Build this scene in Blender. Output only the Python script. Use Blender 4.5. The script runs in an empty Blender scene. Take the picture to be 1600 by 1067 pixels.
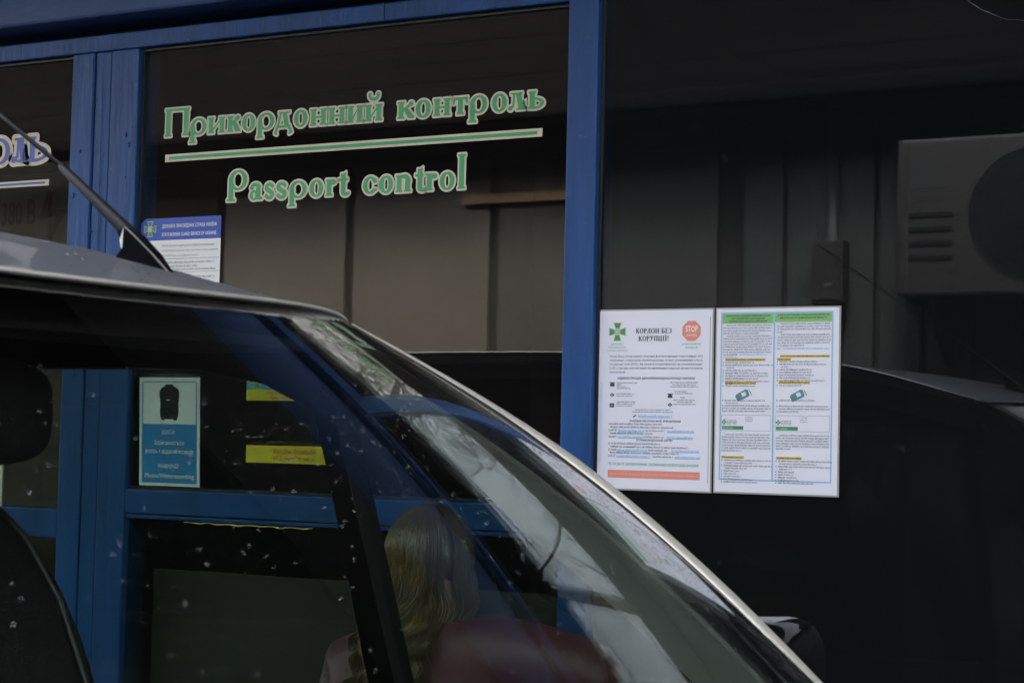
import bpy, bmesh, math, random
from mathutils import Vector, Matrix
R = math.radians
S = bpy.context.scene
COL = S.collection
random.seed(7)

# ------------------------------------------------------------------ camera, world, sun, exposure
cd = bpy.data.cameras.new('camera'); cam = bpy.data.objects.new('camera', cd); COL.objects.link(cam)
cd.sensor_width = 36; cd.lens = 65.25; cd.clip_start = .05; cd.clip_end = 2000
YAW, PITCH, ROLL = -.50688, .05507, .02268
f_ = Vector((math.sin(YAW)*math.cos(PITCH), math.cos(YAW)*math.cos(PITCH), math.sin(PITCH)))
r_ = Vector((math.cos(YAW), -math.sin(YAW), 0)); u_ = r_.cross(f_)
r2 = r_*math.cos(ROLL) + u_*math.sin(ROLL); u2 = u_*math.cos(ROLL) - r_*math.sin(ROLL)
m = Matrix((r2, u2, -f_)).transposed().to_4x4(); m.translation = (0, -3.4, 1.65); cam.matrix_world = m
cd.dof.use_dof = True; cd.dof.focus_distance = 3.75; cd.dof.aperture_fstop = 14
S.camera = cam

W = bpy.data.worlds.new('World'); S.world = W; W.use_nodes = True
wn, wl = W.node_tree.nodes, W.node_tree.links
sky = wn.new('ShaderNodeTexSky'); sky.sky_type = 'NISHITA'; sky.sun_disc = False
SUN_EL, SUN_ROT = R(48), R(20)
sky.sun_elevation = SUN_EL; sky.sun_rotation = SUN_ROT; sky.dust_density = 4; sky.air_density = 1.2
hs = wn.new('ShaderNodeHueSaturation'); hs.inputs['Saturation'].default_value = .22      # overcast: nearly colourless
wl.new(sky.outputs[0], hs.inputs['Color'])
bg = wn['Background']; bg.inputs['Strength'].default_value = .12
wl.new(hs.outputs[0], bg.inputs['Color'])
sd = bpy.data.lights.new('sun', 'SUN'); sd.energy = .8; sd.angle = R(18); sd.color = (1, .96, .9)
sun = bpy.data.objects.new('sun', sd); COL.objects.link(sun)
sv = Vector((math.sin(SUN_ROT)*math.cos(SUN_EL), math.cos(SUN_ROT)*math.cos(SUN_EL), math.sin(SUN_EL)))
sun.rotation_euler = sv.to_track_quat('Z', 'Y').to_euler(); sun.location = (0, 8, 12)
S.view_settings.view_transform = 'Standard'; S.view_settings.look = 'None'
S.view_settings.exposure = 4.3; S.view_settings.gamma = 1; S.view_settings.use_curve_mapping = False
S.render.engine = 'CYCLES'
cy = S.cycles
cy.max_bounces = 14; cy.diffuse_bounces = 4; cy.glossy_bounces = 7; cy.transmission_bounces = 8; cy.transparent_max_bounces = 40
cy.use_denoising = True; cy.caustics_reflective = False; cy.caustics_refractive = False; cy.sample_clamp_indirect = 8

# ------------------------------------------------------------------ materials
MATS = {}
def pmat(name, col, rough=.6, metal=0, coat=0, spec=.5, bump=0, bscale=40, var=0, vscale=6, emis=None, trans=0, ior=1.5, stretch=(1,1,1), coat_rough=.03, scuff=None):
    m = bpy.data.materials.new(name); m.use_nodes = True; MATS[name] = m
    nt = m.node_tree; n, l = nt.nodes, nt.links; b = n['Principled BSDF']
    b.inputs['Base Color'].default_value = (*col, 1); b.inputs['Roughness'].default_value = rough
    b.inputs['Metallic'].default_value = metal; b.inputs['Coat Weight'].default_value = coat; b.inputs['Coat Roughness'].default_value = coat_rough
    b.inputs['Specular IOR Level'].default_value = spec; b.inputs['Transmission Weight'].default_value = trans; b.inputs['IOR'].default_value = ior
    if emis: b.inputs['Emission Color'].default_value = (*emis[0], 1); b.inputs['Emission Strength'].default_value = emis[1]
    if bump or var:
        tc = n.new('ShaderNodeTexCoord'); mp = n.new('ShaderNodeMapping'); mp.inputs['Scale'].default_value = stretch
        l.new(tc.outputs['Object'], mp.inputs['Vector'])
    if var:
        nz = n.new('ShaderNodeTexNoise'); nz.inputs['Scale'].default_value = vscale; nz.inputs['Detail'].default_value = 6; nz.inputs['Roughness'].default_value = .65
        l.new(mp.outputs[0], nz.inputs['Vector'])
        mr = n.new('ShaderNodeMapRange'); mr.inputs[1].default_value = .3; mr.inputs[2].default_value = .7; mr.inputs[3].default_value = 1-var; mr.inputs[4].default_value = 1+var
        l.new(nz.outputs['Fac'], mr.inputs[0])
        mx = n.new('ShaderNodeMix'); mx.data_type = 'RGBA'; mx.blend_type = 'MULTIPLY'; mx.inputs[0].default_value = 1
        mx.inputs[6].default_value = (*col, 1); l.new(mr.outputs[0], mx.inputs[7]); l.new(mx.outputs[2], b.inputs['Base Color'])
        if scuff:                                                      # sparse rubbed spots and paint chips
            n2 = n.new('ShaderNodeTexNoise'); n2.inputs['Scale'].default_value = 34; n2.inputs['Detail'].default_value = 9; n2.inputs['Roughness'].default_value = .7
            l.new(tc.outputs['Object'], n2.inputs['Vector'])
            m2 = n.new('ShaderNodeMapRange'); m2.inputs[1].default_value = .63; m2.inputs[2].default_value = .72; m2.inputs[4].default_value = scuff[1]; l.new(n2.outputs['Fac'], m2.inputs[0])
            x2 = n.new('ShaderNodeMix'); x2.data_type = 'RGBA'; l.new(m2.outputs[0], x2.inputs[0]); l.new(mx.outputs[2], x2.inputs[6]); x2.inputs[7].default_value = (*scuff[0], 1)
            l.new(x2.outputs[2], b.inputs['Base Color'])
    if bump:
        nb = n.new('ShaderNodeTexNoise'); nb.inputs['Scale'].default_value = bscale; nb.inputs['Detail'].default_value = 5
        l.new(mp.outputs[0], nb.inputs['Vector'])
        bp = n.new('ShaderNodeBump'); bp.inputs['Strength'].default_value = bump; bp.inputs['Distance'].default_value = .004
        l.new(nb.outputs['Fac'], bp.inputs['Height']); l.new(bp.outputs[0], b.inputs['Normal'])
    return m

def glassmat(name, tint, f0=.04, dust_haze=0, dcol=(.5,.5,.48), dscale=30, rough=0, gcol=(1, 1, 1)):
    """thin pane: each face reflects by Schlick's law and lets the rest straight through, tinted; sparse dirt specks and an even painted haze on top"""
    m = bpy.data.materials.new(name); m.use_nodes = True; MATS[name] = m
    nt = m.node_tree; n, l = nt.nodes, nt.links; n.remove(n['Principled BSDF']); out = n['Material Output']
    g = n.new('ShaderNodeNewGeometry')
    d = n.new('ShaderNodeVectorMath'); d.operation = 'DOT_PRODUCT'; l.new(g.outputs['Incoming'], d.inputs[0]); l.new(g.outputs['Normal'], d.inputs[1])
    def mth(op, a, b=None):
        k = n.new('ShaderNodeMath'); k.operation = op
        for i, v in enumerate((a, b)):
            if v is None: continue
            if isinstance(v, (int, float)): k.inputs[i].default_value = v
            else: l.new(v, k.inputs[i])
        return k.outputs[0]
    c = mth('ABSOLUTE', d.outputs['Value']); fr = mth('ADD', mth('MULTIPLY', mth('POWER', mth('SUBTRACT', 1, c), 5), 1-f0), f0)
    tr = n.new('ShaderNodeBsdfTransparent'); tr.inputs[0].default_value = (*tint, 1)
    gl = n.new('ShaderNodeBsdfGlossy'); gl.inputs['Roughness'].default_value = rough; gl.inputs[0].default_value = (*gcol, 1)
    mx = n.new('ShaderNodeMixShader'); l.new(fr, mx.inputs[0]); l.new(tr.outputs[0], mx.inputs[1]); l.new(gl.outputs[0], mx.inputs[2])
    sh = mx.outputs[0]
    if dust_haze:
        tc = n.new('ShaderNodeTexCoord')
        big = n.new('ShaderNodeTexNoise'); big.inputs['Scale'].default_value = 2.3; big.inputs['Detail'].default_value = 4; l.new(tc.outputs['Object'], big.inputs['Vector'])
        sm = n.new('ShaderNodeTexNoise'); sm.inputs['Scale'].default_value = dscale; sm.inputs['Detail'].default_value = 8; sm.inputs['Roughness'].default_value = .75; l.new(tc.outputs['Object'], sm.inputs['Vector'])
        k = mth('MULTIPLY', mth('MAXIMUM', mth('MULTIPLY', mth('SUBTRACT', sm.outputs['Fac'], .6), 6), 0), mth('MAXIMUM', mth('MULTIPLY', mth('SUBTRACT', big.outputs['Fac'], .47), 8), 0))
        film = mth('ADD', mth('MULTIPLY', mth('MINIMUM', k, 1), dust_haze), dust_haze*.075)  # constant part is a painted haze that lifts the dark of the pane
        df = n.new('ShaderNodeBsdfDiffuse'); df.inputs[0].default_value = (*dcol, 1)
        m2 = n.new('ShaderNodeMixShader'); l.new(film, m2.inputs[0]); l.new(sh, m2.inputs[1]); l.new(df.outputs[0], m2.inputs[2]); sh = m2.outputs[0]
    l.new(sh, out.inputs['Surface'])
    return m

BLUE = pmat('blue_paint', (.010, .06, .2), .42, bump=.7, bscale=55, var=.28, vscale=14, stretch=(1, 1, .14), spec=.3, scuff=((.2, .26, .34), .35))
FASC = pmat('fascia_paint', (.024, .066, .19), .5, bump=.5, bscale=45, var=.14, vscale=5, stretch=(.3, 1, 1))
SEAL = pmat('black_seal', (.008, .008, .009), .5)
BLACK = pmat('black_plastic', (.009, .009, .01), .5, spec=.25)
GLOSSB = pmat('gloss_black', (.005, .005, .006), .05)
DARK = pmat('dark_interior', (.02, .018, .016), .8, var=.3, vscale=3)
BOOTHIN = pmat('booth_inner_wall', (.05, .04, .035), .8, var=.25, vscale=2)
CREAM = pmat('cream_vinyl', (.62, .54, .42), .45, var=.06, vscale=20)
GREEN = pmat('green_vinyl', (.055, .34, .115), .4, var=.08, vscale=20)
NAVY = pmat('blue_vinyl', (.06, .105, .36), .4, var=.08, vscale=20)
PAPER = pmat('white_paper', (.74, .74, .82), .35, spec=.4, bump=.05, bscale=8)
INK = pmat('black_ink', (.05, .05, .06), .5)
INKG = pmat('grey_ink', (.16, .17, .2), .5)
INKB = pmat('link_blue_ink', (.2, .48, .74), .5)
INKGR = pmat('green_ink', (.12, .38, .27), .5)
INKDG = pmat('emblem_green', (.05, .27, .13), .5)
INKY = pmat('highlight_yellow', (.72, .52, .06), .5)
INKGOLD = pmat('emblem_gold', (.66, .55, .16), .5)
INKR = pmat('salmon_ink', (.72, .25, .19), .5)
INKBAND = pmat('band_green', (.22, .5, .16), .5)
INKBORD = pmat('border_blue', (.28, .48, .7), .5)
INKBAR = pmat('bar_green', (.04, .26, .09), .5)
PALEB = pmat('pale_blue_ink', (.6, .7, .84), .5)
TEAL = pmat('teal_ink', (.11, .24, .26), .5)
WHITE = pmat('white_print', (.78, .78, .76), .5)
HEADB = pmat('header_blue', (.022, .07, .4), .4)
SIGNB = pmat('sign_blue', (.025, .22, .52), .45)
SIGNC = pmat('sign_cyan', (.06, .36, .52), .45)
YELL = pmat('yellow_vinyl', (.78, .62, .03), .45)
REDI = pmat('red_ink', (.6, .14, .05), .5)
PAINT = pmat('grey_car_paint', (.13, .136, .152), .42, metal=.55, coat=.15, var=.08, vscale=60)
SILVER = pmat('silver_trim', (.42, .40, .365), .42, metal=.6)
TRIM = pmat('grey_cabin_trim', (.29, .28, .275), .8, bump=.1, bscale=200)
LINER = pmat('dark_headliner', (.022, .022, .02), .9)
SEATM = pmat('seat_fabric', (.009, .009, .01), .8, bump=.3, bscale=300)
RUBBER = pmat('tyre_rubber', (.015, .015, .015), .8)
ASPH = pmat('wet_asphalt', (.045, .045, .047), .35, bump=.7, bscale=120, var=.3, vscale=3)
CONC = pmat('concrete', (.22, .21, .2), .75, bump=.5, bscale=60, var=.2, vscale=3)
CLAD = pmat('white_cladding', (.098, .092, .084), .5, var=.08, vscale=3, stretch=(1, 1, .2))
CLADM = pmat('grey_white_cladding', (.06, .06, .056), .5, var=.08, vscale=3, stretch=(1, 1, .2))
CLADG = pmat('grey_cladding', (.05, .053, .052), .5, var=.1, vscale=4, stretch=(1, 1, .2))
BROWN = pmat('brown_boards', (.022, .013, .011), .65, bump=.4, bscale=25, var=.3, vscale=8, stretch=(.15, 1, 1))
TAR = pmat('tarred_boards', (.0045, .004, .0042), .9, spec=.08, var=.3, vscale=2, stretch=(.2, 1, 1))
STREAK = pmat('streak_tone', (.26, .19, .11), .35, var=.2, vscale=12, stretch=(.2, 1, 1))  # warm colour standing in for a streak of yellow light
ACW = pmat('unit_white', (.025, .025, .021), .5, var=.08, vscale=5)
STEEL = pmat('dull_steel', (.2, .2, .2), .45, metal=.6)
CANOPY = pmat('canopy_sheet', (.035, .034, .034), .7, var=.2, vscale=2)
BARK = pmat('bark', (.06, .05, .04), .9, var=.3, vscale=10)
LEAF = pmat('leaf', (.05, .085, .03), .6, var=.3, vscale=3)
SKIN = pmat('skin', (.55, .33, .24), .5)
HAIR = pmat('blond_hair', (.07, .043, .016), .4, var=.25, vscale=40)
JACKET = pmat('maroon_jacket', (.09, .024, .03), .5, bump=.3, bscale=40, var=.15, vscale=10)
TROUS = pmat('dark_trousers', (.03, .03, .045), .8)
CABIN = pmat('cabinet_olive', (.1, .1, .085), .6, var=.15, vscale=4)
DULLRED = pmat('dull_red_paint', (.045, .02, .017), .6)
WATER = pmat('rain_water', (1, 1, 1), 0, trans=1, ior=1.33)
GLASS = glassmat('booth_glass', (.8, .78, .74), .06, .08, gcol=(1, .95, .9))
GLASSD = glassmat('booth_glass_smoked', (.5, .52, .53), .043, .14, dcol=(.42,.45,.46), rough=.01, gcol=(.93, .98, 1))
GLASSW = glassmat('windscreen_glass', (.80, .85, .81), .055)
GLASSS = glassmat('side_glass', (.78, .86, .80), .045)

# ------------------------------------------------------------------ helpers
def link(name, me, mat, parent=None, smooth=False):
    o = bpy.data.objects.new(name, me); COL.objects.link(o)
    if mat is not None:
        me.materials.clear(); me.materials.append(mat)
    if smooth:
        for p in me.polygons: p.use_smooth = True
    if parent: o.parent = parent
    return o
def pyd(name, v, f, mat, parent=None, smooth=False):
    me = bpy.data.meshes.new(name); me.from_pydata([tuple(x) for x in v], [], f); me.update()
    return link(name, me, mat, parent, smooth)
def thing(name, label, cat, loc=(0,0,0), group=None):
    o = bpy.data.objects.new(name, None); COL.objects.link(o); o.location = loc; o.empty_display_size = .1
    return tag(o, label, cat, group)
def tag(o, label, cat, group=None):
    o['label'] = label; o['category'] = cat
    if group: o['group'] = group
    return o
def struct(o): o['kind'] = 'structure'; return o
class MB:
    def __init__(s): s.v = []; s.f = []
    def add(s, v, f):
        k = len(s.v); s.v += [tuple(x) for x in v]; s.f += [tuple(i+k for i in q) for q in f]; return s
    def box(s, x0, y0, z0, x1, y1, z1):
        return s.add([(x0,y0,z0),(x1,y0,z0),(x1,y1,z0),(x0,y1,z0),(x0,y0,z1),(x1,y0,z1),(x1,y1,z1),(x0,y1,z1)],
                     [(0,3,2,1),(4,5,6,7),(0,1,5,4),(1,2,6,5),(2,3,7,6),(3,0,4,7)])
    def tube(s, pts, rad, n=8, cap=True):
        pts = [Vector(p) for p in pts]; N = len(pts); rad = rad if isinstance(rad, (list, tuple)) else [rad]*N
        up = None; rings = []
        for i, p in enumerate(pts):
            t = (pts[min(i+1, N-1)] - pts[max(i-1, 0)]).normalized()
            if up is None:
                up = Vector((0,0,1)) if abs(t.z) < .9 else Vector((0,1,0))
            a = t.cross(up).normalized(); b = a.cross(t).normalized(); up = b
            rings.append([p + (a*math.cos(2*math.pi*k/n) + b*math.sin(2*math.pi*k/n))*rad[i] for k in range(n)])
        v = [q for r in rings for q in r]; f = []
        for i in range(N-1):
            for k in range(n):
                f.append((i*n+k, i*n+(k+1)%n, (i+1)*n+(k+1)%n, (i+1)*n+k))
        if cap: f += [tuple(range(n))[::-1], tuple((N-1)*n+k for k in range(n))]
        return s.add(v, f)
    def prism(s, poly, fn, t):
        """poly: 2-D outline, fn(p, side) -> 3-D for the two faces"""
        n = len(poly); v = [fn(p, 0) for p in poly] + [fn(p, t) for p in poly]
        return s.add(v, [tuple(range(n))[::-1], tuple(range(n, 2*n))] + [(i, (i+1)%n, n+(i+1)%n, n+i) for i in range(n)])
    def grid(s, fn, nu, nv):
        v = [fn(i/nu, j/nv) for j in range(nv+1) for i in range(nu+1)]
        return s.add(v, [(j*(nu+1)+i, j*(nu+1)+i+1, (j+1)*(nu+1)+i+1, (j+1)*(nu+1)+i) for j in range(nv) for i in range(nu)])
    def disc(s, c, r, ax='y', n=24):
        v = []
        for k in range(n):
            a = 2*math.pi*k/n; p = (math.cos(a)*r, math.sin(a)*r)
            v.append((c[0]+p[0], c[1], c[2]+p[1]) if ax == 'y' else (c[0]+p[0], c[1]+p[1], c[2]))
        return s.add(v, [tuple(range(n))])
    def build(s, name, mat, parent=None, bevel=0, smooth=False, seg=2):
        me = bpy.data.meshes.new(name); me.from_pydata(s.v, [], s.f)
        bm = bmesh.new(); bm.from_mesh(me); bmesh.ops.recalc_face_normals(bm, faces=bm.faces)
        if bevel: bmesh.ops.bevel(bm, geom=bm.edges[:], offset=bevel, segments=seg, affect='EDGES', profile=.5)
        bm.to_mesh(me); bm.free(); me.update()
        return link(name, me, mat, parent, smooth)
def bx(name, mat, parent, *c, bevel=0): return MB().box(*c).build(name, mat, parent, bevel)

# ------------------------------------------------------------------ ground
struct(bx('ground', ASPH, None, -400, -400, -.2, 400, 400, 0))
pv = struct(bx('pavement', CONC, None, -14, -.62, -.1, 10, 6, .14, bevel=.02))
kerb = thing('kerb', 'concrete kerb stones edging the pavement below the blue booth', 'kerb', (-14, -.75, 0))
km = None
for i in range(24):
    if km is None:
        o = bx('kerb_stone', CONC, kerb, 0, 0, -.1, .985, .122, .145, bevel=.012); km = o
    else:
        o = km.copy(); COL.objects.link(o); o.parent = kerb
    o.location = (i, 0, 0)

# ------------------------------------------------------------------ the booth (glass outer face at Y = 0, frame face at Y = -0.02)
FX = lambda x: x*.9941
FZ = lambda z: 1.65 + (z-1.65)*.9941
booth = thing('passport_booth', 'blue painted steel booth with dark glazed windows', 'booth', (-1.7, 1, .14))
def bp(name, mat, x0, y0, z0, x1, y1, z1, bevel=.003): 
    o = bx(name, mat, None, x0, y0, z0, x1, y1, z1, bevel=bevel); o.parent = booth; o.matrix_parent_inverse = Matrix.Translation((1.7, -1, -.14)); return o
FY = -.02
ZT = FZ(2.574)
xa, xb, xc, xd = FX(-3.133), FX(-2.925), FX(-1.768), FX(-1.6985)
g1, g2 = FX(-3.062), FX(-3.011)
zb0, zb1 = FZ(1.455), FZ(1.524)
# post between the customs pane and the passport pane: three hollow sections side by side
bp('post', BLUE, xa, FY, .14, g1-.0015, .06, ZT)
bp('post', BLUE, g1+.0015, FY+.003, .14, g2-.0015, .06, ZT)
bp('post', BLUE, g2+.0015, FY, .14, xb, .06, ZT)
bp('mullion', BLUE, xc, FY-.004, .14, xd, .06, 2.61)
bp('top_rail', BLUE, -6.4, FY, ZT+.0006, xc-.001, .06, 2.61)
bp('crossbar', BLUE, xb+.0006, FY+.002, zb0+.012, xc-.0006, .06, zb1)
bp('glazing_bead', BLUE, xb+.0006, FY+.008, zb0, xc-.0006, .05, zb0+.0112)
bp('sill', BLUE, xb+.0006, FY+.002, .14, xc-.0006, .06, .78)
bp('crossbar', BLUE, -6.0, FY+.002, 1.4, xa-.0006, .06, 1.47)
bp('sill', BLUE, -6.0, FY+.002, .14, xa-.0006, .06, .78)
bp('post', BLUE, -6.4, FY, .14, -6.0006, .06, ZT)
bp('sill', BLUE, xd+.0006, FY+.002, .14, 1.1, .06, .3)
bp('top_rail', BLUE, xd+.001, FY, 2.6, 1.3, .06, 2.635)
bp('post', BLUE, 1.1006, FY, .14, 1.3, .06, 2.598)
bp('fascia', FASC, -6.5, -.085, 2.636, 1.4, .06, 2.86, .008)
bp('parapet', CANOPY, -6.5, -.05, 2.861, 1.4, .06, 3.3, .006)
for x in (-4.55, -2.22, .2):                                         # butt joints of the top rail cover plates
    bp('joint_strip', BLUE, x, FY-.0025, ZT+.002, x+.004, FY+.002, 2.609, 0)
# weld beads and paint runs on the post
w = MB()
for (px, z0, z1, r) in ((FX(-3.066), 1.9, 2.56, .0022), (FX(-3.035), 2.0, 2.5, .0012)):
    pts = [(px+random.uniform(-.001, .001), FY-.0005, z1-(z1-z0)*k/24) for k in range(25)]
    w.tube(pts, [r*random.uniform(.5, 1.3) for _ in pts], 6)
for _ in range(26):
    px = random.uniform(xa, xb); pz = random.uniform(1.6, 2.55); r = random.uniform(.001, .003)
    w.tube([(px, FY-.001, pz+r), (px, FY-.002, pz), (px, FY-.001, pz-r*random.uniform(1.5, 4))], [r*.4, r, r*.3], 6)
wb = w.build('paint_runs', BLUE, booth, smooth=True); wb.matrix_parent_inverse = Matrix.Translation((1.7, -1, -.14)); wb['kind'] = 'stuff'
# panes
bp('window_pane', GLASS, -6.0, 0, 1.471, xa-.0006, .006, ZT-.0006, 0)
bp('window_pane', GLASS, -6.0, 0, .781, xa-.0006, .006, 1.399, 0)
bp('window_pane', GLASS, xb+.0006, 0, zb1+.0006, xc-.0006, .006, ZT-.0006, 0)
bp('window_pane', GLASS, xb+.0006, 0, .781, xc-.0006, .006, zb0-.0006, 0)
bp('window_pane', GLASSD, xd+.0006, 0, .301, 1.1, .006, 2.599, 0)
sl = MB(); pts = [(-2.74+.36*k_/30, -.004, zb0-.004+.0016*math.sin(k_*1.3)+random.uniform(-.001, .001)) for k_ in range(31)]
sl.tube(pts, [random.uniform(.0014, .0032) for _ in pts], 6)
so_ = sl.build('sealant', pmat('old_sealant', (.62, .5, .16), .6), booth, smooth=True); so_.matrix_parent_inverse = Matrix.Translation((1.7, -1, -.14))
bp('reflection_panel', pmat('grey_green_reflection', (.085, .096, .09), .6, var=.4, vscale=2), -2.9, .085, .79, -1.8, .095, 1.335)  # added panel, its tone stands in for the greenish reflection in the lower pane
# black rubber seals round the panes
def seal(x0, x1, z0, z1):
    t = .006
    for c in ((x0, z0, x0+t, z1), (x1-t, z0, x1, z1), (x0+t, z0, x1-t, z0+t), (x0+t, z1-t, x1-t, z1)):
        bp('rubber_seal', SEAL, c[0], -.006, c[1], c[2], -.0004, c[3], 0)
seal(xb+.001, xc-.001, zb1+.001, ZT-.001); seal(xd+.001, 1.099, .302, 2.598); seal(-5.999, xa-.001, 1.472, ZT-.001)
# inside
bp('back_wall', BOOTHIN, -6.4, 2.2, .14, 1.3, 2.3, 3.0, 0)
bp('end_wall', BOOTHIN, -6.5, .07, .14, -6.41, 2.3, 3.0, 0)
bp('end_wall', BOOTHIN, 1.31, .07, .14, 1.4, 2.3, 3.0, 0)
bp('partition', DARK, -3.08, .1, .141, -3.03, 2.19, 2.6, 0)
bp('partition', DARK, -1.75, .1, .141, -1.71, 2.19, 2.6, 0)
bp('ceiling', DARK, -6.4, .07, 2.62, 1.3, 2.19, 2.66, 0)
bp('roof', CANOPY, -6.5, .07, 3.0, 1.4, 2.4, 3.1, 0)
bp('floor', DARK, -6.4, .07, .1405, 1.3, 2.19, .16, 0)
bp('desk', BROWN, -2.98, .12, .95, -1.78, .8, .99, .004)
# grey switch cabinet behind the customs pane with a faded voltage warning
cab = thing('switch_cabinet', 'olive switch cabinet with a faded voltage warning behind the left pane', 'cabinet', (-3.6, .4, .16))
def cp(name, mat, *c, bevel=.004):
    o = bx(name, mat, None, *c, bevel=bevel); o.parent = cab; o.matrix_parent_inverse = Matrix.Translation((3.6, -.4, -.16)); return o
cp('housing', CABIN, -4.3, .26, .17, -3.12, .6, 2.365)
cp('door_panel', CABIN, -4.25, .25, .3, -3.16, .2595, 2.34)

# ------------------------------------------------------------------ lettering: glyphs from distance fields
def sd_box(x, y, a, b, c, d):
    dx = max(a-x, x-c); dy = max(b-y, y-d)
    return math.hypot(max(dx, 0), max(dy, 0)) + min(max(dx, dy), 0)
def sd_seg(x, y, x0, y0, x1, y1, r0, r1=None):
    r1 = r0 if r1 is None else r1
    dx, dy = x1-x0, y1-y0; t = max(0, min(1, ((x-x0)*dx+(y-y0)*dy)/(dx*dx+dy*dy+1e-9)))
    return math.hypot(x-x0-t*dx, y-y0-t*dy) - (r0+(r1-r0)*t)
def sd_ell(x, y, cx, cy, rx, ry):
    px, py = (x-cx)/rx, (y-cy)/ry; k = math.hypot(px, py); g = math.hypot(px/rx, py/ry)
    return -min(rx, ry) if k < 1e-6 else k*(k-1)/g
def sd_poly(x, y, *pts):
    d = 1e9; s = 1; n = len(pts); j = n-1
    for i in range(n):
        ex, ey = pts[j][0]-pts[i][0], pts[j][1]-pts[i][1]; wx, wy = x-pts[i][0], y-pts[i][1]
        t = max(0, min(1, (wx*ex+wy*ey)/(ex*ex+ey*ey+1e-12))); d = min(d, (wx-ex*t)**2+(wy-ey*t)**2)
        c = (y >= pts[i][1], y < pts[j][1], ex*wy > ey*wx)
        if all(c) or not any(c): s = -s
        j = i
    return s*math.sqrt(d)
def ev(prims, x, y):
    d = 1e9
    for p in prims:
        k = p[0]
        if k == 'b': d = min(d, sd_box(x, y, *p[1:]))
        elif k == 's': d = min(d, sd_seg(x, y, *p[1:]))
        elif k == 'p': d = min(d, sd_poly(x, y, *p[1:]))
        elif k == 'r': d = min(d, max(sd_ell(x, y, *p[1:5]), -sd_ell(x, y, p[1], p[2], p[5], p[6])))
        elif k == 'e': d = min(d, sd_ell(x, y, *p[1:5]))
        elif k == '-b': d = max(d, -sd_box(x, y, *p[1:]))
        elif k == '-p': d = max(d, -sd_poly(x, y, *p[1:]))
        elif k == '-e': d = max(d, -sd_ell(x, y, *p[1:5]))
    return d
def stem(x, t=.34, y0=0, y1=1, top=1, bot=1, s=.07):
    o = [('b', x, y0, x+t, y1)]
    if bot: o.append(('b', x-s, y0, x+t+s, y0+.11))
    if top: o.append(('b', x-s, y1-.11, x+t+s, y1))
    return o
def arc(cx, cy, rx, ry, a0, a1, r0, r1, n=8):
    P = [(cx+rx*math.cos(R(a0+(a1-a0)*i/n)), cy+ry*math.sin(R(a0+(a1-a0)*i/n))) for i in range(n+1)]
    return [('s', *P[i], *P[i+1], r0+(r1-r0)*i/n, r0+(r1-r0)*(i+1)/n) for i in range(n)]
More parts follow.
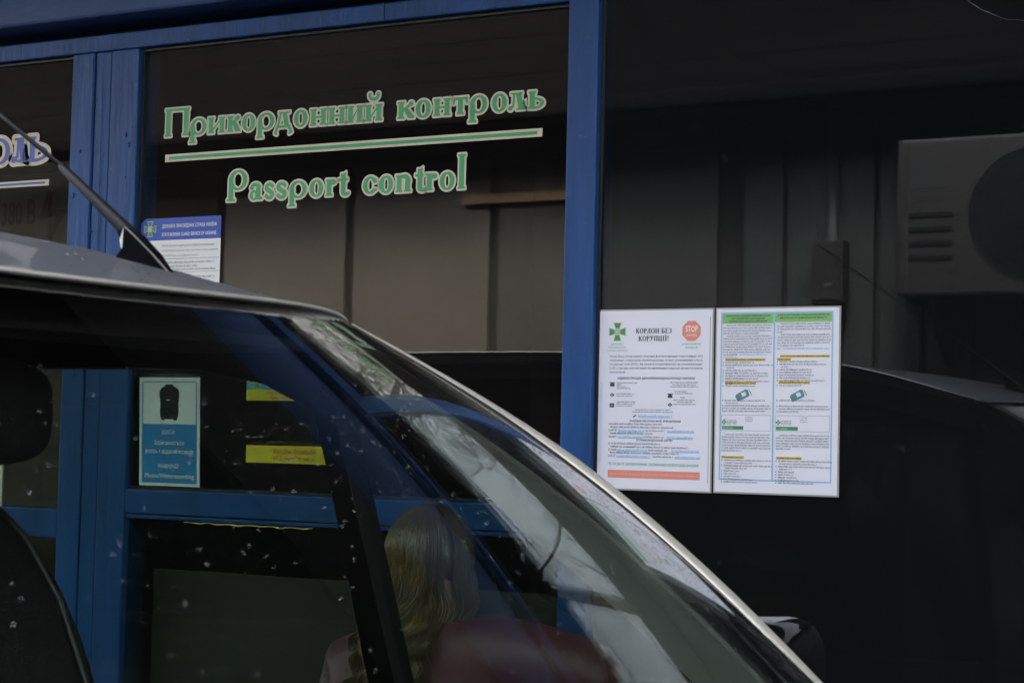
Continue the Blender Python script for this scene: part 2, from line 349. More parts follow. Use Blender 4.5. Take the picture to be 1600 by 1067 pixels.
def glyph(ch, w, t=.34):
    q = []; s = .07
    if ch in 'оo': q = [('r', w/2, .5, w/2, .53, w/2-t*.95, .40)]
    elif ch in 'рp': q = [('r', w/2+.02, .5, w/2-.02, .53, w/2-t*.95, .40), ('b', .04, -.52, .04+t, .5), ('b', -.05, -.52, .04+t+.1, -.41)]
    elif ch == 'P': q = [('r', w/2+.06, 1.28, w/2-.06, .62, w/2-t*1.2, .48), ('b', .12, 0, .12+t*1.1, 1.25), ('b', 0, 0, t*1.1+.25, .12)]
    elif ch == 'П': q = stem(s, t*1.1, 0, 1.75) + stem(w-s-t*1.1, t*1.1, 0, 1.75) + [('b', s, 1.6, w-s, 1.75)]
    elif ch == 'н': q = stem(s, t) + stem(w-s-t, t) + [('b', s+t-.02, .44, w-s-t+.02, .56)]
    elif ch in 'ий':
        q = stem(s, t) + stem(w-s-t, t) + [('p', (s+t-.02, .14), (s+t-.02, .3), (w-s-t+.02, .86), (w-s-t+.02, .70))]
        if ch == 'й': q += arc(w/2, 1.52, .3, .22, 190, 350, .1, .1) + [('e', w/2-.29, 1.58, .12, .12), ('e', w/2+.29, 1.58, .12, .12)]
    elif ch == 'к': q = stem(s, t) + [('s', s+t-.05, .46, w-.3, .8, .09, .1), ('e', w-.22, .86, .17, .14), ('p', (s+t, .56), (s+t+.28, .62), (w+.02, .1), (w+.02, 0), (w-.4, 0))]
    elif ch == 'т': q = stem(w/2-t/2, t, top=0) + [('b', .02, .84, w-.02, 1), ('p', (.02, 1), (.02, .6), (.1, .6), (.2, .9)), ('p', (w-.02, 1), (w-.02, .6), (w-.1, .6), (w-.2, .9))]
    elif ch == 'л': q = [('b', .14, .89, w-.16, 1), ('p', (.30, 1), (.44, 1), (.38, .18), (.24, .1)), ('e', .14, .12, .15, .14), ('s', .16, .05, .33, .3, .05, .06), ('p', (w*.42, 1), (w*.42+t, 1), (w-.05, .1), (w-.06-t, .1)), ('b', w-.5-.04, 0, w+.03, .11)]
    elif ch == 'д': q = [('b', w*.2, .89, w-.12, 1), ('p', (w*.3, 1), (w*.3+.14, 1), (w*.24, .1), (w*.1, .1)), ('p', (w*.42, 1), (w*.42+t, 1), (w-.15, .06), (w-.15-t, .06)), ('b', .1, .02, w-.08, .16), ('s', .18, .1, .02, -.28, .1, .09), ('s', w-.2, .1, w-.0, -.26, .1, .09), ('s', .02, -.28, .12, -.34, .07), ('s', w, -.26, w-.14, -.34, .07)]
    elif ch == 'ь': q = stem(s, t) + [('r', s+t*.5+.12, .31, w-s-t*.5-.14, .33, w-s-t-.22, .2), ('-b', -.2, .11, s-.001, .889), ('b', s, 0, s+t, 1)]
    elif ch == 'a': q = [('r', w*.38, .29, w*.38, .31, w*.38-t*.8, .18), ('b', w-.1-t, .12, w-.1, .75), ('s', w-.1-t*.5, .15, w-.02, .08, t*.45, .08)] + arc(w*.46, .72, w*.33, .22, 20, 165, t*.42, .1) + [('e', .17, .74, .15, .14)]
    elif ch == 's': q = arc(w/2, .74, w*.32, .18, 25, 200, .1, .14) + [('s', w*.2, .64, w*.8, .36, .15, .15)] + arc(w/2, .27, w*.32, .19, 20, -155, .14, .1) + [('e', w*.82, .8, .12, .13), ('e', w*.18, .21, .13, .14)]
    elif ch == 'r': q = stem(s, t) + [('s', s+t-.04, .7, w-.24, .9, .1, .1), ('e', w-.18, .83, .18, .16)]
    elif ch == 't': q = [('b', w*.3, .2, w*.3+t, 1.3), ('p', (w*.3, 1.1), (w*.3+t, 1.4), (w*.3+t, 1.0)), ('b', 0, .85, w, 1)] + arc(w*.3+t*.5+.2, .2, .2, .14, 180, 330, t*.5, .08)
    elif ch == 'c': q = [('r', w/2, .5, w/2, .53, w/2-t*.95, .39), ('-p', (w*.62, .36), (w*1.3, .12), (w*1.3, .72), (w*.62, .72)), ('e', w*.8, .76, .16, .15), ('s', w*.6, .1, w*.95, .24, .1, .05)]
    elif ch == 'n': q = stem(s, t) + stem(w-s-t, t, 0, .66, top=0) + arc(w*.52, .62, w*.5-s-t*.4, .3, 0, 130, t*.48, .1)
    elif ch == 'l': q = stem(s+.02, t, 0, 2.0)+[('p', (s, 2.0), (s-.06, 1.9), (s+.1, 1.86))]
    # capitals for printed headings: height 1
    elif ch == 'К': q = stem(s, .2, s=.06) + [('s', s+.15, .45, w-.14, .93, .05), ('b', w-.3, .92, w, 1), ('p', (s+.25, .6), (s+.42, .62), (w-.02, .04), (w-.24, .04)), ('b', w-.34, 0, w+.03, .07)]
    elif ch == 'О': q = [('r', w/2, .5, w/2, .52, w/2-.19, .45)]
    elif ch == 'Р': q = stem(s, .2, s=.06) + [('r', w*.5, .73, w*.48, .27, w*.48-.18, .19), ('-b', -.3, .12, s-.06, .9)]
    elif ch == 'Д': q = [('b', w*.25, .92, w-.08, 1), ('s', w*.42, .95, w*.2, .12, .05), ('b', w*.62, .1, w*.62+.2, .95), ('b', .03, .04, w-.02, .12), ('b', .03, -.18, .1, .1), ('b', w-.1, -.18, w-.02, .1)]
    elif ch == 'Н': q = stem(s, .2, s=.06) + stem(w-s-.2, .2, s=.06) + [('b', s, .46, w-s, .54)]
    elif ch == 'Б': q = stem(s, .2, s=.06) + [('b', s, .92, w-.08, 1), ('b', w-.14, .78, w-.08, 1), ('r', w*.5, .29, w*.48, .3, w*.48-.18, .22), ('-b', -.3, .12, s-.06, .9)]
    elif ch == 'Е': q = stem(s, .2, s=.06) + [('b', s, .92, w-.06, 1), ('b', w-.12, .76, w-.06, 1), ('b', s, 0, w-.03, .08), ('b', w-.1, 0, w-.03, .25), ('b', s, .46, w-.2, .54), ('b', w-.24, .38, w-.19, .62)]
    elif ch == 'З': q = arc(w*.45, .74, w*.34, .21, 150, -70, .05, .08) + arc(w*.45, .28, w*.38, .24, 70, -150, .09, .05)
    elif ch == 'У': q = [('s', .2, .96, w*.55, .36, .1), ('s', w-.16, .96, w*.4, .12, .05), ('e', w*.28, .08, .1, .1), ('b', .02, .92, .38, 1), ('b', w-.32, .92, w, 1)]
    elif ch == 'Ц': q = stem(s, .2, s=.06) + stem(w-s-.26, .2, s=.06) + [('b', s, 0, w-.02, .09), ('b', w-.1, -.2, w-.02, .05)]
    elif ch in 'ІЇ':
        q = stem(w/2-.1, .2, s=.07)
        if ch == 'Ї': q += [('e', w/2-.14, 1.16, .08, .08), ('e', w/2+.14, 1.16, .08, .08)]
    elif ch == '!': q = [('p', (w/2-.1, 1), (w/2+.1, 1), (w/2+.03, .28), (w/2-.03, .28)), ('e', w/2, .09, .1, .09)]
    elif ch == 'ПП': pass
    return q
GC = {}
def field(ch, w, t, off, h):
    key = (ch, round(w, 3), t, round(off, 3), h)
    if key in GC: return GC[key]
    pr = glyph(ch, w, t); pad = off+h*1.5
    ymin, ymax = -.6-pad, 2.1+pad
    nx = int((w+.4+2*pad)/h)+2; ny = int((ymax-ymin)/h)+2; x0 = -.2-pad
    X = [x0+i*h for i in range(nx)]; Y = [ymin+j*h for j in range(ny)]
    D = [[ev(pr, x, y)-off for x in X] for y in Y]
    V, F, idx = [], [], {}
    def vid(p):
        k = (round(p[0], 5), round(p[1], 5))
        if k not in idx: idx[k] = len(V); V.append(k)
        return idx[k]
    for j in range(ny-1):
        run = None
        for i in range(nx):
            if i < nx-1:
                c = ((i, j), (i+1, j), (i+1, j+1), (i, j+1)); d = [D[b][a] for a, b in c]; ins = [e < 0 for e in d]
            else: ins = [False]
            if all(ins) and i < nx-1:
                run = i if run is None else run; continue
            if run is not None:
                F.append(tuple(vid(p) for p in ((X[run], Y[j]), (X[i], Y[j]), (X[i], Y[j+1]), (X[run], Y[j+1])))); run = None
            if any(ins):
                P = []
                for k in range(4):
                    a, b = c[k], c[(k+1) % 4]; da, db = d[k], d[(k+1) % 4]
                    if da < 0: P.append((X[a[0]], Y[a[1]]))
                    if (da < 0) != (db < 0):
                        tt = da/(da-db); P.append((X[a[0]]+(X[b[0]]-X[a[0]])*tt, Y[a[1]]+(Y[b[1]]-Y[a[1]])*tt))
                if len(P) > 2: F.append(tuple(vid(p) for p in P))
    GC[key] = (V, F); return V, F
def put(name, ch, x0, x1, base, xh, y, mat, parent, off=0., t=.34, h=.045, loc=(0,0,0)):
    """one glyph standing on the glass, as a thin film"""
    V, F = field(ch, (x1-x0)/xh, t, off, h)
    v = [(x0+a*xh-loc[0], y-loc[1], base+b*xh-loc[2]) for a, b in V]
    return pyd(name, v, F, mat, parent)
def lettering(name, label, spans, base, xh, ol, face, t=.34, h=.045, cap=None):
    loc = (spans[0][1], 0, base); th = thing(name, label, 'lettering', loc)
    for ch, a, b in spans:
        c = put('letter', ch, a+ol, b-ol, base, xh, -.0016, face, th, 0, t, h, loc)
        o = put('letter_outline', ch, a+ol, b-ol, base, xh, -.0009, CREAM, c, ol/xh, t, h, loc)
    return th
UK = [('П', -2.8408, -2.7603), ('р', -2.7661, -2.7095), ('и', -2.7133, -2.6555), ('к', -2.6574, -2.6113), ('о', -2.6151, -2.5694), ('р', -2.5713, -2.5152), ('д', -2.5207, -2.4671), ('о', -2.469, -2.423), ('н', -2.4242, -2.3707), ('н', -2.3743, -2.3207), ('и', -2.3242, -2.273), ('й', -2.2765, -2.2225), ('к', -2.1909, -2.1396), ('о', -2.1446, -2.0972), ('н', -2.0989, -2.0471), ('т', -2.0504, -2.004), ('р', -2.0088, -1.9566), ('о', -1.9535, -1.9082), ('л', -1.913, -1.865), ('ь', -1.8651, -1.8177)]
EN = [('P', -2.6521, -2.586), ('a', -2.5871, -2.5443), ('s', -2.5443, -2.5101), ('s', -2.5119, -2.4744), ('p', -2.4762, -2.4197), ('o', -2.4204, -2.3744), ('r', -2.3761, -2.3398), ('t', -2.3432, -2.3089), ('c', -2.2766, -2.2294), ('o', -2.2344, -2.1893), ('n', -2.191, -2.1431), ('t', -2.1414, -2.112), ('r', -2.1136, -2.0763), ('o', -2.0789, -2.0329), ('l', -2.0338, -2.0058)]
lettering('window_lettering', 'green Ukrainian lettering with cream outline across the top of the middle window', UK, 2.3535, .0375, .0042, GREEN)
lettering('window_lettering', 'green English lettering Passport control with cream outline below the long underline', EN, 2.1925, .0375, .0042, GREEN)
BL = [('к', -3.86, -3.785), ('о', -3.787, -3.71), ('н', -3.712, -3.63), ('т', -3.632, -3.555), ('р', -3.557, -3.475), ('о', -3.405, -3.318), ('л', -3.332, -3.262), ('ь', -3.276, -3.191)]
BL[4] = ('р', -3.49, -3.403); BL = [(c, a-(.0 if k > 3 else -.065), b-(0 if k > 3 else -.065)) for k, (c, a, b) in enumerate(BL)]
lettering('window_lettering', 'blue lettering with thick cream outline on the leftmost window', BL, 2.318, .062, .0095, NAVY, t=.27)
def underline(label, x0, x1, z0, z1, core, mat):
    th = thing('underline_strip', label, 'underline', (x0, 0, z0))
    o = bx('strip', CREAM, None, x0, -.0009, z0, x1, -.0004, z1); o.parent = th; o.matrix_parent_inverse = th.matrix_world.inverted() if False else Matrix.Translation((-x0, 0, -z0))
    zc = (z0+z1)/2; k = (z1-z0)*core/2
    o = bx('strip_core', mat, None, x0+.012, -.0016, zc-k, x1-.012, -.00095, zc+k); o.parent = th; o.matrix_parent_inverse = Matrix.Translation((-x0, 0, -z0))
underline('long cream strip with a green core under the green Ukrainian lettering', -2.834, -1.826, 2.2935, 2.3115, .42, GREEN)
underline('cream strip with a blue core under the blue lettering', -3.8, -3.196, 2.2565, 2.2715, .34, NAVY)

# ------------------------------------------------------------------ flat print helpers
_tcache = {}
def text_mesh(s, bold=0, res=2):
    k = (s, bold, res)
    if k in _tcache: return _tcache[k]
    c = bpy.data.curves.new('print', 'FONT'); c.body = s; c.resolution_u = res; c.size = 1; c.offset = bold
    o = bpy.data.objects.new('print', c); COL.objects.link(o)
    dg = bpy.context.evaluated_depsgraph_get(); me = bpy.data.meshes.new_from_object(o.evaluated_get(dg))
    V = [tuple(v.co) for v in me.vertices]; F = [tuple(p.vertices) for p in me.polygons]
    bpy.data.objects.remove(o); bpy.data.curves.remove(c); bpy.data.meshes.remove(me)
    _tcache[k] = (V, F); return V, F
class Sheet:
    """flat printed sheet on the glass. (u, v): 0..1 from its top left corner"""
    def __init__(s, th, x0, z1, w, h, y, shear=0): s.th, s.x0, s.z1, s.w, s.h, s.y, s.sh = th, x0, z1, w, h, y, shear; s.L = {}; s.uid = 0
    def P(s, u, v, lay=1): return (s.x0+u*s.w+s.sh*v - s.th.location.x, s.y-.0003*lay - s.th.location.y, s.z1-v*s.h - s.th.location.z)
    def mb(s, name, mat): return s.L.setdefault((name, mat.name, 0 if name in ('small_print', 'link_print') else s.uid), MB())
    def new(s): s.uid += 1
    def rect(s, name, mat, u0, v0, u1, v1, lay=1):
        if name in ('highlighter', 'green_band', 'blue_border', 'green_bar', 'ticket_outline', 'rule'): s.new()
        s.mb(name, mat).add([s.P(u0, v1, lay), s.P(u1, v1, lay), s.P(u1, v0, lay), s.P(u0, v0, lay)], [(0, 1, 2, 3)])
    def poly(s, name, mat, pts, lay=1): s.mb(name, mat).add([s.P(u, v, lay) for u, v in pts], [tuple(range(len(pts)))[::-1]])
    def text(s, name, mat, body, u0, u1, v, hh, bold=0, align='fit', lay=2, res=2):
        s.new(); V, F = text_mesh(body, bold, res)
        xs = [a[0] for a in V]; a, b = min(xs), max(xs); sc = hh*s.h/.73
        wu = (b-a)*sc/s.w
        if align == 'fit': sx = (u1-u0)/(b-a); ox = u0
        elif align == 'c': sx = sc/s.w; ox = (u0+u1)/2-wu/2
        else: sx = sc/s.w; ox = u0
        s.mb(name, mat).add([s.P(ox+(p[0]-a)*sx, v-p[1]*sc/s.h, lay) for p in V], F)
    def pseudo(s, name, mat, u0, u1, v, hh, fill=1, lay=2, dens=1):
        """a line too small to read in the photograph: letter-sized strokes set in words"""
        m = s.mb(name, mat); u = u0; end = u0+(u1-u0)*fill; cw = hh*s.h/s.w
        while u < end:
            for _ in range(random.randint(2, 9)):
                if u > end: break
                lw = cw*random.uniform(.42, .68); top = v-hh*(random.choice((.72, .72, .75, 1)))
                k = random.random()
                for (a, b, c, d) in (((0, 0, .26, 1), (.66, 0, .92, 1), (.26, .4, .66, .62)) if k < .4 else ((0, 0, .24, 1), (.24, 0, .8, .2), (.24, .8, .8, 1), (.7, .2, .9, .8)) if k < .8 else ((.3, 0, .6, 1), (0, .8, .9, 1))):
                    q = lambda a, b: s.P(u+a*lw, v+(top-v)*b, lay)
                    m.add([q(a, b), q(c, b), q(c, d), q(a, d)], [(0, 1, 2, 3)])
                u += lw*1.12
            u += cw*.42
    def flush(s):
        for (n, mt, _), m in s.L.items():
            o = pyd(n, m.v, m.f, MATS[mt], s.th)
            o['kind'] = 'stuff' if n in ('small_print', 'link_print') else o.get('kind', 'print')
            if o['kind'] == 'print': del o['kind']
def emblem(sh, cu, cv, w, name='emblem'):
    """green cross with flared arms, gold edge and a light blue roundel carrying a trident"""
    r = w/2; k = sh.w/sh.h
    def arm(R1, a, b, mat, lay):
        for d in range(4):
            c, s_ = math.cos(d*math.pi/2), math.sin(d*math.pi/2)
            P = [(.1*R1, a), (R1, b), (R1, -b), (.1*R1, -a)]
            sh.poly(name, mat, [(cu+(x*c-y*s_)*r, cv+(x*s_+y*c)*r*k) for x, y in P], lay)
    arm(1.0, .2, .48, INKGOLD, 2); arm(.93, .12, .40, INKDG, 3)
    for rr, mt, ly in ((.36, INKGOLD, 4), (.31, INKBORD, 5)):
        sh.poly(name, mt, [(cu+math.cos(i*math.pi/8)*r*rr, cv+math.sin(i*math.pi/8)*r*rr*k*1.1) for i in range(16)], ly)
    for a, b, c, d in ((-.15, -.16, -.1, .12), (.1, -.16, .15, .12), (-.025, -.2, .025, .2), (-.15, .07, .15, .12)):
        sh.rect(name, INKGOLD, cu+a*r, cv+b*r*k, cu+c*r, cv+d*r*k, 6)

def laminated(label, x0, z1, w, h):
    th = thing('laminated_notice', label, 'notice', (x0+w/2, -.002, z1-h), 'laminated notices on the dark pane')
    def q(name, mat, y0, y1, e):
        o = bx(name, mat, None, x0-e, y0, z1-h-e, x0+w+e, y1, z1+e); o.parent = th; o.matrix_parent_inverse = Matrix.Translation((-x0-w/2, .002, h-z1)); return o
    q('film', pmat('film_edge', (.33, .33, .3), .3), -.0021, -.0004, .0032); q('paper', PAPER, -.0032, -.0022, 0)
    return th, Sheet(th, x0, z1, w, h, -.0033)
# --- left notice: KORDON BEZ KORUPTSII
th, sh = laminated('white laminated notice with a green cross emblem and a salmon stop octagon', -1.686, 1.9245, .2525, .3592)
emblem(sh, .178, .118, .15)
for v, a, b, s_ in ((.193, .12, .235, 'ДЕРЖАВНА'), (.211, .10, .255, 'ПРИКОРДОННА'), (.229, .085, .27, 'СЛУЖБА УКРАЇНИ')): sh.text('small_print', INKGR, s_, a, b, v, .009)
W1 = {'К': .8, 'О': .8, 'Р': .68, 'Д': .78, 'Н': .86, 'Б': .72, 'Е': .74, 'З': .62, 'У': .76, 'П': .86, 'Ц': .88, 'І': .42, 'Ї': .42, '!': .34, ' ': .34}
GLY_P = stem
def title(sh, s_, uc, v, capH, mat):
    xh = capH*sh.h; tot = sum(W1[c]+.1 for c in s_)*xh; x = sh.x0+uc*sh.w-tot/2; base = sh.z1-v*sh.h
    sh.new(); m = sh.mb('heading', mat)
    for c in s_:
        if c != ' ':
            if c == 'П':
                V, F = field('Пт', W1[c], .2, 0, .06)
            else: V, F = field(c, W1[c], .2, 0, .06)
            m.add([(x+a*xh-sh.th.location.x, sh.y-.0007-sh.th.location.y, base+b*xh-sh.th.location.z) for a, b in V], F)
        x += (W1[c]+.1)*xh
_g = glyph
def glyph(ch, w, t=.34):
    if ch == 'Пт': return stem(.07, .2, s=.06) + stem(w-.27, .2, s=.06) + [('b', .07, .92, w-.07, 1)]
    return _g(ch, w, t)
title(sh, 'КОРДОН БЕЗ', .5, .128, .0275, INK); title(sh, 'КОРУПЦІЇ!', .5, .171, .0275, INK)
k = sh.w/sh.h
for i_, (rr, mt, ly) in enumerate(((.084, INKR, 2),)):
    sh.poly('stop_octagon', mt, [(.825+math.cos(R(22.5+45*i))*rr, .117+math.sin(R(22.5+45*i))*rr*k*1.02) for i in range(8)], ly)
sh.text('stop_lettering', WHITE, 'STOP', .775, .878, .122, .034, .02, lay=3); sh.text('stop_lettering', WHITE, 'КОРУПЦІЇ', .78, .872, .147, .012, lay=3)
sh.pseudo('small_print', INKGR, .745, .905, .194, .009); sh.pseudo('small_print', INKGR, .775, .88, .213, .009)
for i, s_ in enumerate(('Якщо Вам стали відомі можливі факти вчинення корупційних або', "пов'язаних з корупцією правопорушень та інші зловживання з боку", 'посадових осіб ДПСУ, Ви можете повідомити про це уповноважених', 'осіб з питань запобігання та виявлення корупції за наступними', 'контактами:')):
    sh.text('paragraph', INKG, s_, .115, .925 if i < 4 else .255, .262+i*.0222, .0115, .004, res=1)
sh.text('heading', INK, 'АДМІНІСТРАЦІЯ ДЕРЖПРИКОРДОНСЛУЖБИ УКРАЇНИ', .185, .86, .386, .0115, .012, res=1)
for u, v in ((.14, .415), (.65, .477)):                            # telephone pictograms
    sh.new(); sh.rect('pictogram', INK, u-.02, v-.004, u+.02, v+.012); sh.rect('pictogram', INK, u-.024, v-.012, u+.024, v-.007); sh.rect('pictogram', INK, u-.012, v-.007, u+.012, v-.004)
for u, v in ((.14, .475), (.65, .527)):
    sh.new(); sh.poly('pictogram', INK, [(u-.022, v), (u, v-.011), (u+.022, v), (u, v+.011)]); sh.poly('pictogram', PAPER, [(u-.007, v), (u, v-.004), (u+.007, v), (u, v+.004)], 2)
sh.new(); sh.rect('pictogram', INK, .12, .522, .16, .545); sh.rect('pictogram', INKG, .128, .527, .152, .54, 2)
for u0, u1, v in ((.18, .36, .41), (.18, .215, .421), (.18, .255, .431), (.18, .3, .441), (.18, .33, .472), (.18, .32, .484), (.18, .345, .517), (.18, .34, .528), (.18, .32, .539),
                  (.65, .885, .407), (.67, .87, .419), (.65, .89, .43), (.69, .79, .456), (.69, .84, .467), (.74, .78, .49), (.68, .87, .504), (.71, .84, .515), (.68, .87, .527)):
    sh.pseudo('small_print', INKG, u0, u1, v, .0075)
sh.pseudo('small_print', INKG, .345, .655, .56, .0075); sh.pseudo('small_print', INKG, .32, .68, .572, .0075)
sh.new(); sh.poly('pictogram', INKG, [(.325, .598), (.35, .584), (.36, .588), (.335, .602)])
sh.pseudo('link_print', INKB, .375, .67, .597, .012); sh.rect('link_print', INKB, .375, .599, .67, .6015, 2)
sh.text('heading', INK, 'ЗАХІДНЕ РЕГІОНАЛЬНЕ УПРАВЛІННЯ', .3, .745, .625, .0115, .012, res=1)
sh.text('heading', INK, '27 ПРИКОРДОННИЙ ЗАГІН', .36, .675, .732, .0115, .012, res=1)
for v, segs in ((.642, ((.115, .58, 0),)), (.66, ((.13, .3, 2), (.31, .68, 0))), (.6785, ((.115, .18, 0), (.2, .43, 1), (.44, .6, 0), (.63, .86, 1))), (.695, ((.13, .31, 2), (.32, .5, 0))), (.714, ((.115, .18, 0), (.2, .41, 1), (.42, .6, 0), (.625, .85, 1))),
                (.752, ((.115, .57, 0),)), (.77, ((.13, .36, 2), (.37, .8, 0))), (.787, ((.115, .18, 0), (.19, .46, 1), (.47, .64, 0), (.67, .91, 1))), (.804, ((.13, .28, 2), (.29, .73, 0))), (.822, ((.115, .18, 0), (.19, .48, 1), (.51, .68, 0), (.7, .91, 1)))):
    for a, b, kd in segs:
        sh.pseudo('link_print' if kd == 1 else 'small_print', (INKG, INKB, INK)[kd], a, b, v, .0105)
        if kd == 1: sh.rect('link_print', INKB, a, v+.0015, b, v+.0045, 2)
sh.text('slogan', INKGR, 'НЕ БУДЬТЕ БАЙДУЖИМИ. ЗУПИНИМО КОРУПЦІЮ РАЗОМ!', .115, .905, .868, .014, .01, res=1)
sh.rect('salmon_bar', INKR, .115, .896, .915, .94); sh.pseudo('bar_print', pmat('pale_salmon_ink', (.82, .5, .42), .5), .13, .9, .923, .0095, lay=3)
sh.rect('margin_stripe', PALEB, .03, .4, .055, .86); sh.rect('edge_line', INKG, .982, .04, .986, .955)
sh.flush()
# --- right notice: two columns, Ukrainian and English
th, sh = laminated('white laminated notice with two columns under green bands in a light blue border', -1.4235, 1.9245, .2512, .3585)
for c in ((.035, .018, .955, .026), (.035, .928, .955, .936), (.035, .026, .046, .928), (.944, .026, .955, .928), (.472, .026, .486, .928)): sh.rect('blue_border', INKBORD, *c)
sh.rect('green_band', INKBAND, .047, .0265, .4715, .08); sh.rect('green_band', INKBAND, .4865, .0265, .9435, .075)
for i, s_ in enumerate(('ПАМ\'ЯТКА ЩОДО ВИКОНАННЯ', 'ПОСТАНОВИ ПРО НАКЛАДЕННЯ', 'АДМІНІСТРАТИВНОГО СТЯГНЕННЯ')): sh.text('band_heading', INK, s_, (.075, .12, .1)[i], (.445, .4, .42)[i], .042+i*.0155, .0095, .02, lay=3, res=1)
for i, s_ in enumerate(('A NOTE ON THE EXECUTION OF A DECISION ON', 'IMPOSITION OF ADMINISTRATIVE PENALTY')): sh.text('band_heading', INK, s_, (.505, .525)[i], (.925, .905)[i], .041+i*.0165, .0095, .02, lay=3, res=1)
def para(u0, u1, v0, n, last=.5, dv=.0147, ind=.03):
    for i in range(n): sh.pseudo('small_print', INKG, u0+(ind if i == 0 else 0), u1, v0+i*dv, .0088, last if i == n-1 else 1)
def hil(u0, u1, v): sh.rect('highlighter', INKY, u0, v-.0115, u1, v+.0025); sh.pseudo('small_print', INK, u0+.004, u1-.01, v-.001, .0085, lay=3)
def bul(u0, v0, wd, dv=.0147):
    for i, (a, b) in enumerate(wd):
        v = v0+i*dv
        if a: sh.rect('small_print', INK, u0, v-.006, u0+.008, v-.001, 2); sh.pseudo('small_print', INK, u0+.022, u0+.022+a, v, .0088)
        if b: sh.pseudo('small_print', INKG, u0+.03+a, u0+.03+a+b, v, .0088)
L, Rr = .055, .505
para(L, .455, .094, 4, .75); para(L, .455, .153, 8, .3); sh.pseudo('link_print', INKB, .2, .41, .255, .009); sh.pseudo('link_print', INKB, L, .17, .27, .009)
para(Rr, .93, .088, 4, .1); para(Rr, .93, .147, 5); sh.pseudo('small_print', INKG, Rr, .535, .2225, .0088); sh.pseudo('link_print', INKB, .55, .92, .2225, .009)
hil(.075, .41, .283); bul(L, .297, ((.11, .12), (.09, .29), (0, .06), (.16, .09), (.11, .24), (.13, .22), (.2, .07), (.13, .22), (0, .05)))
hil(.53, .93, .264); hil(.505, .62, .281); bul(Rr, .2925, ((.07, .22), (.09, .28), (0, .06), (.15, .1), (.13, .12), (.05, .22), (.14, .1), (.11, .25)))
hil(.075, .335, .4105); bul(L, .425, ((0.001, .24),)); hil(.52, .775, .4065); bul(Rr, .4215, ((0.001, .17),))
for u in (.225, .675):                                             # printed picture of a payment terminal
    sh.new(); Q = lambda a, b: (u+(a*.9-b*.42)*.115, .472-(a*.36+b*.9)*.115*sh.w/sh.h)
    sh.poly('terminal_picture', TEAL, [Q(-.5, -.28), Q(.42, -.24), Q(.5, -.1), Q(.5, .22), Q(.38, .3), Q(-.42, .22), Q(-.54, .1)], 2)
    sh.poly('terminal_picture', PALEB, [Q(-.05, -.1), Q(.27, -.1), Q(.27, .17), Q(-.05, .17)], 3)
    for i in range(3):
        for j in range(2): sh.poly('terminal_picture', INKG, [Q(-.42+i*.1, -.12+j*.14), Q(-.36+i*.1, -.12+j*.14), Q(-.36+i*.1, -.04+j*.14), Q(-.42+i*.1, -.04+j*.14)], 3)
    sh.poly('terminal_picture', INKG, [Q(.56, .2), Q(.6, .2), Q(.66, -.12), Q(.58, -.3), Q(.6, -.1)], 2)
bul(L, .505, ((0.001, .32),)); bul(L, .519, ((0, .1),)); bul(L, .533, ((0.001, .36),)); para(L, .455, .548, 2, .9, ind=0)
bul(Rr, .502, ((0.001, .28),)); bul(Rr, .533, ((0.001, .39),)); para(Rr, .93, .548, 2, .45, ind=.02)
for u0, u1 in ((.05, .462), (.497, .935)):                         # ticket strip: emblem, green bar (its square code is left blank)
    for c in ((u0, .5795, u1, .581), (u0, .6645, u1, .666), (u0, .581, u0+.002, .6645), (u1-.002, .581, u1, .6645)): sh.rect('ticket_outline', INKG, *c)
    sh.new(); emblem(sh, u0+.025, .618, .04, 'ticket_emblem'); sh.rect('green_bar', INKBAR, u0+.008, .64, u0+.185, .6595)
    for i in range(3): sh.pseudo('small_print', INKG, u0+.05, u0+.13, .612+i*.009, .006); sh.pseudo('small_print', INKG, u0+.2, u0+.26, .594+i*.011, .006)
    sh.pseudo('bar_print', WHITE, u0+.02, u0+.1, .653, .006, lay=3)
para(L, .455, .69, 7, .4); para(Rr, .93, .69, 6, .27)
hil(.055, .245, .8155); bul(L, .8305, ((.12, .26), (0, .22), (.17, .22), (0, .18), (.07, .05), (.03, .06), (.06, .08), (.13, .1), (.05, .22)))
hil(.51, .715, .8135); bul(Rr, .8285, ((.12, .3), (0, .3), (.11, .3), (0, .1), (.07, .05), (.04, .07), (.06, .08), (.06, .1), (.06, .22)))
sh.flush()

# --- notice with the blue header inside the lower left of the middle window
th = thing('window_notice', 'white notice with a blue header and green cross emblem in the middle window', 'notice', (-2.78, -.002, 1.806))
sh = Sheet(th, -2.9, 2.161, .238, .355, -.0012)
sh.rect('paper', WHITE, 0, .147, 1, 1, 0); sh.poly('blue_header', HEADB, [(0, .03), (.06, .0), (1, .0), (1, .1465), (0, .1465)], 0)
emblem(sh, .12, .07, .155)
sh.text('header_print', WHITE, 'ДЕРЖАВНА ПРИКОРДОННА СЛУЖБА УКРАЇНИ', .27, .945, .066, .024, .012, lay=2); sh.text('header_print', WHITE, 'STATE BORDER GUARD SERVICE OF UKRAINE', .27, .945, .121, .024, .012, lay=2)
sh.text('body_print', INKG, 'УВАГА! Ведеться аудіозапис та відеоспостереження', .27, .925, .191, .014); sh.text('body_print', INKG, 'ATTENTION! Audio and video recording is being conducted', .27, .97, .224, .014); sh.text('body_print', INKG, 'FIGYELEM! Kép- és hangfelvétel készül', .27, .73, .257, .014)
sh.rect('rule', HEADB, .03, .271, .985, .2735); sh.rect('rule', INKG, .03, .36, .985, .362)
for a, b, v in ((.27, .93, .303), (.27, .73, .328), (.27, .95, .35), (.1, .93, .40), (.1, .8, .43), (.1, .93, .5), (.1, .7, .53), (.1, .93, .6), (.1, .85, .63), (.1, .4, .96)): sh.pseudo('small_print', INKG, a, b, v, .014)
sh.flush()
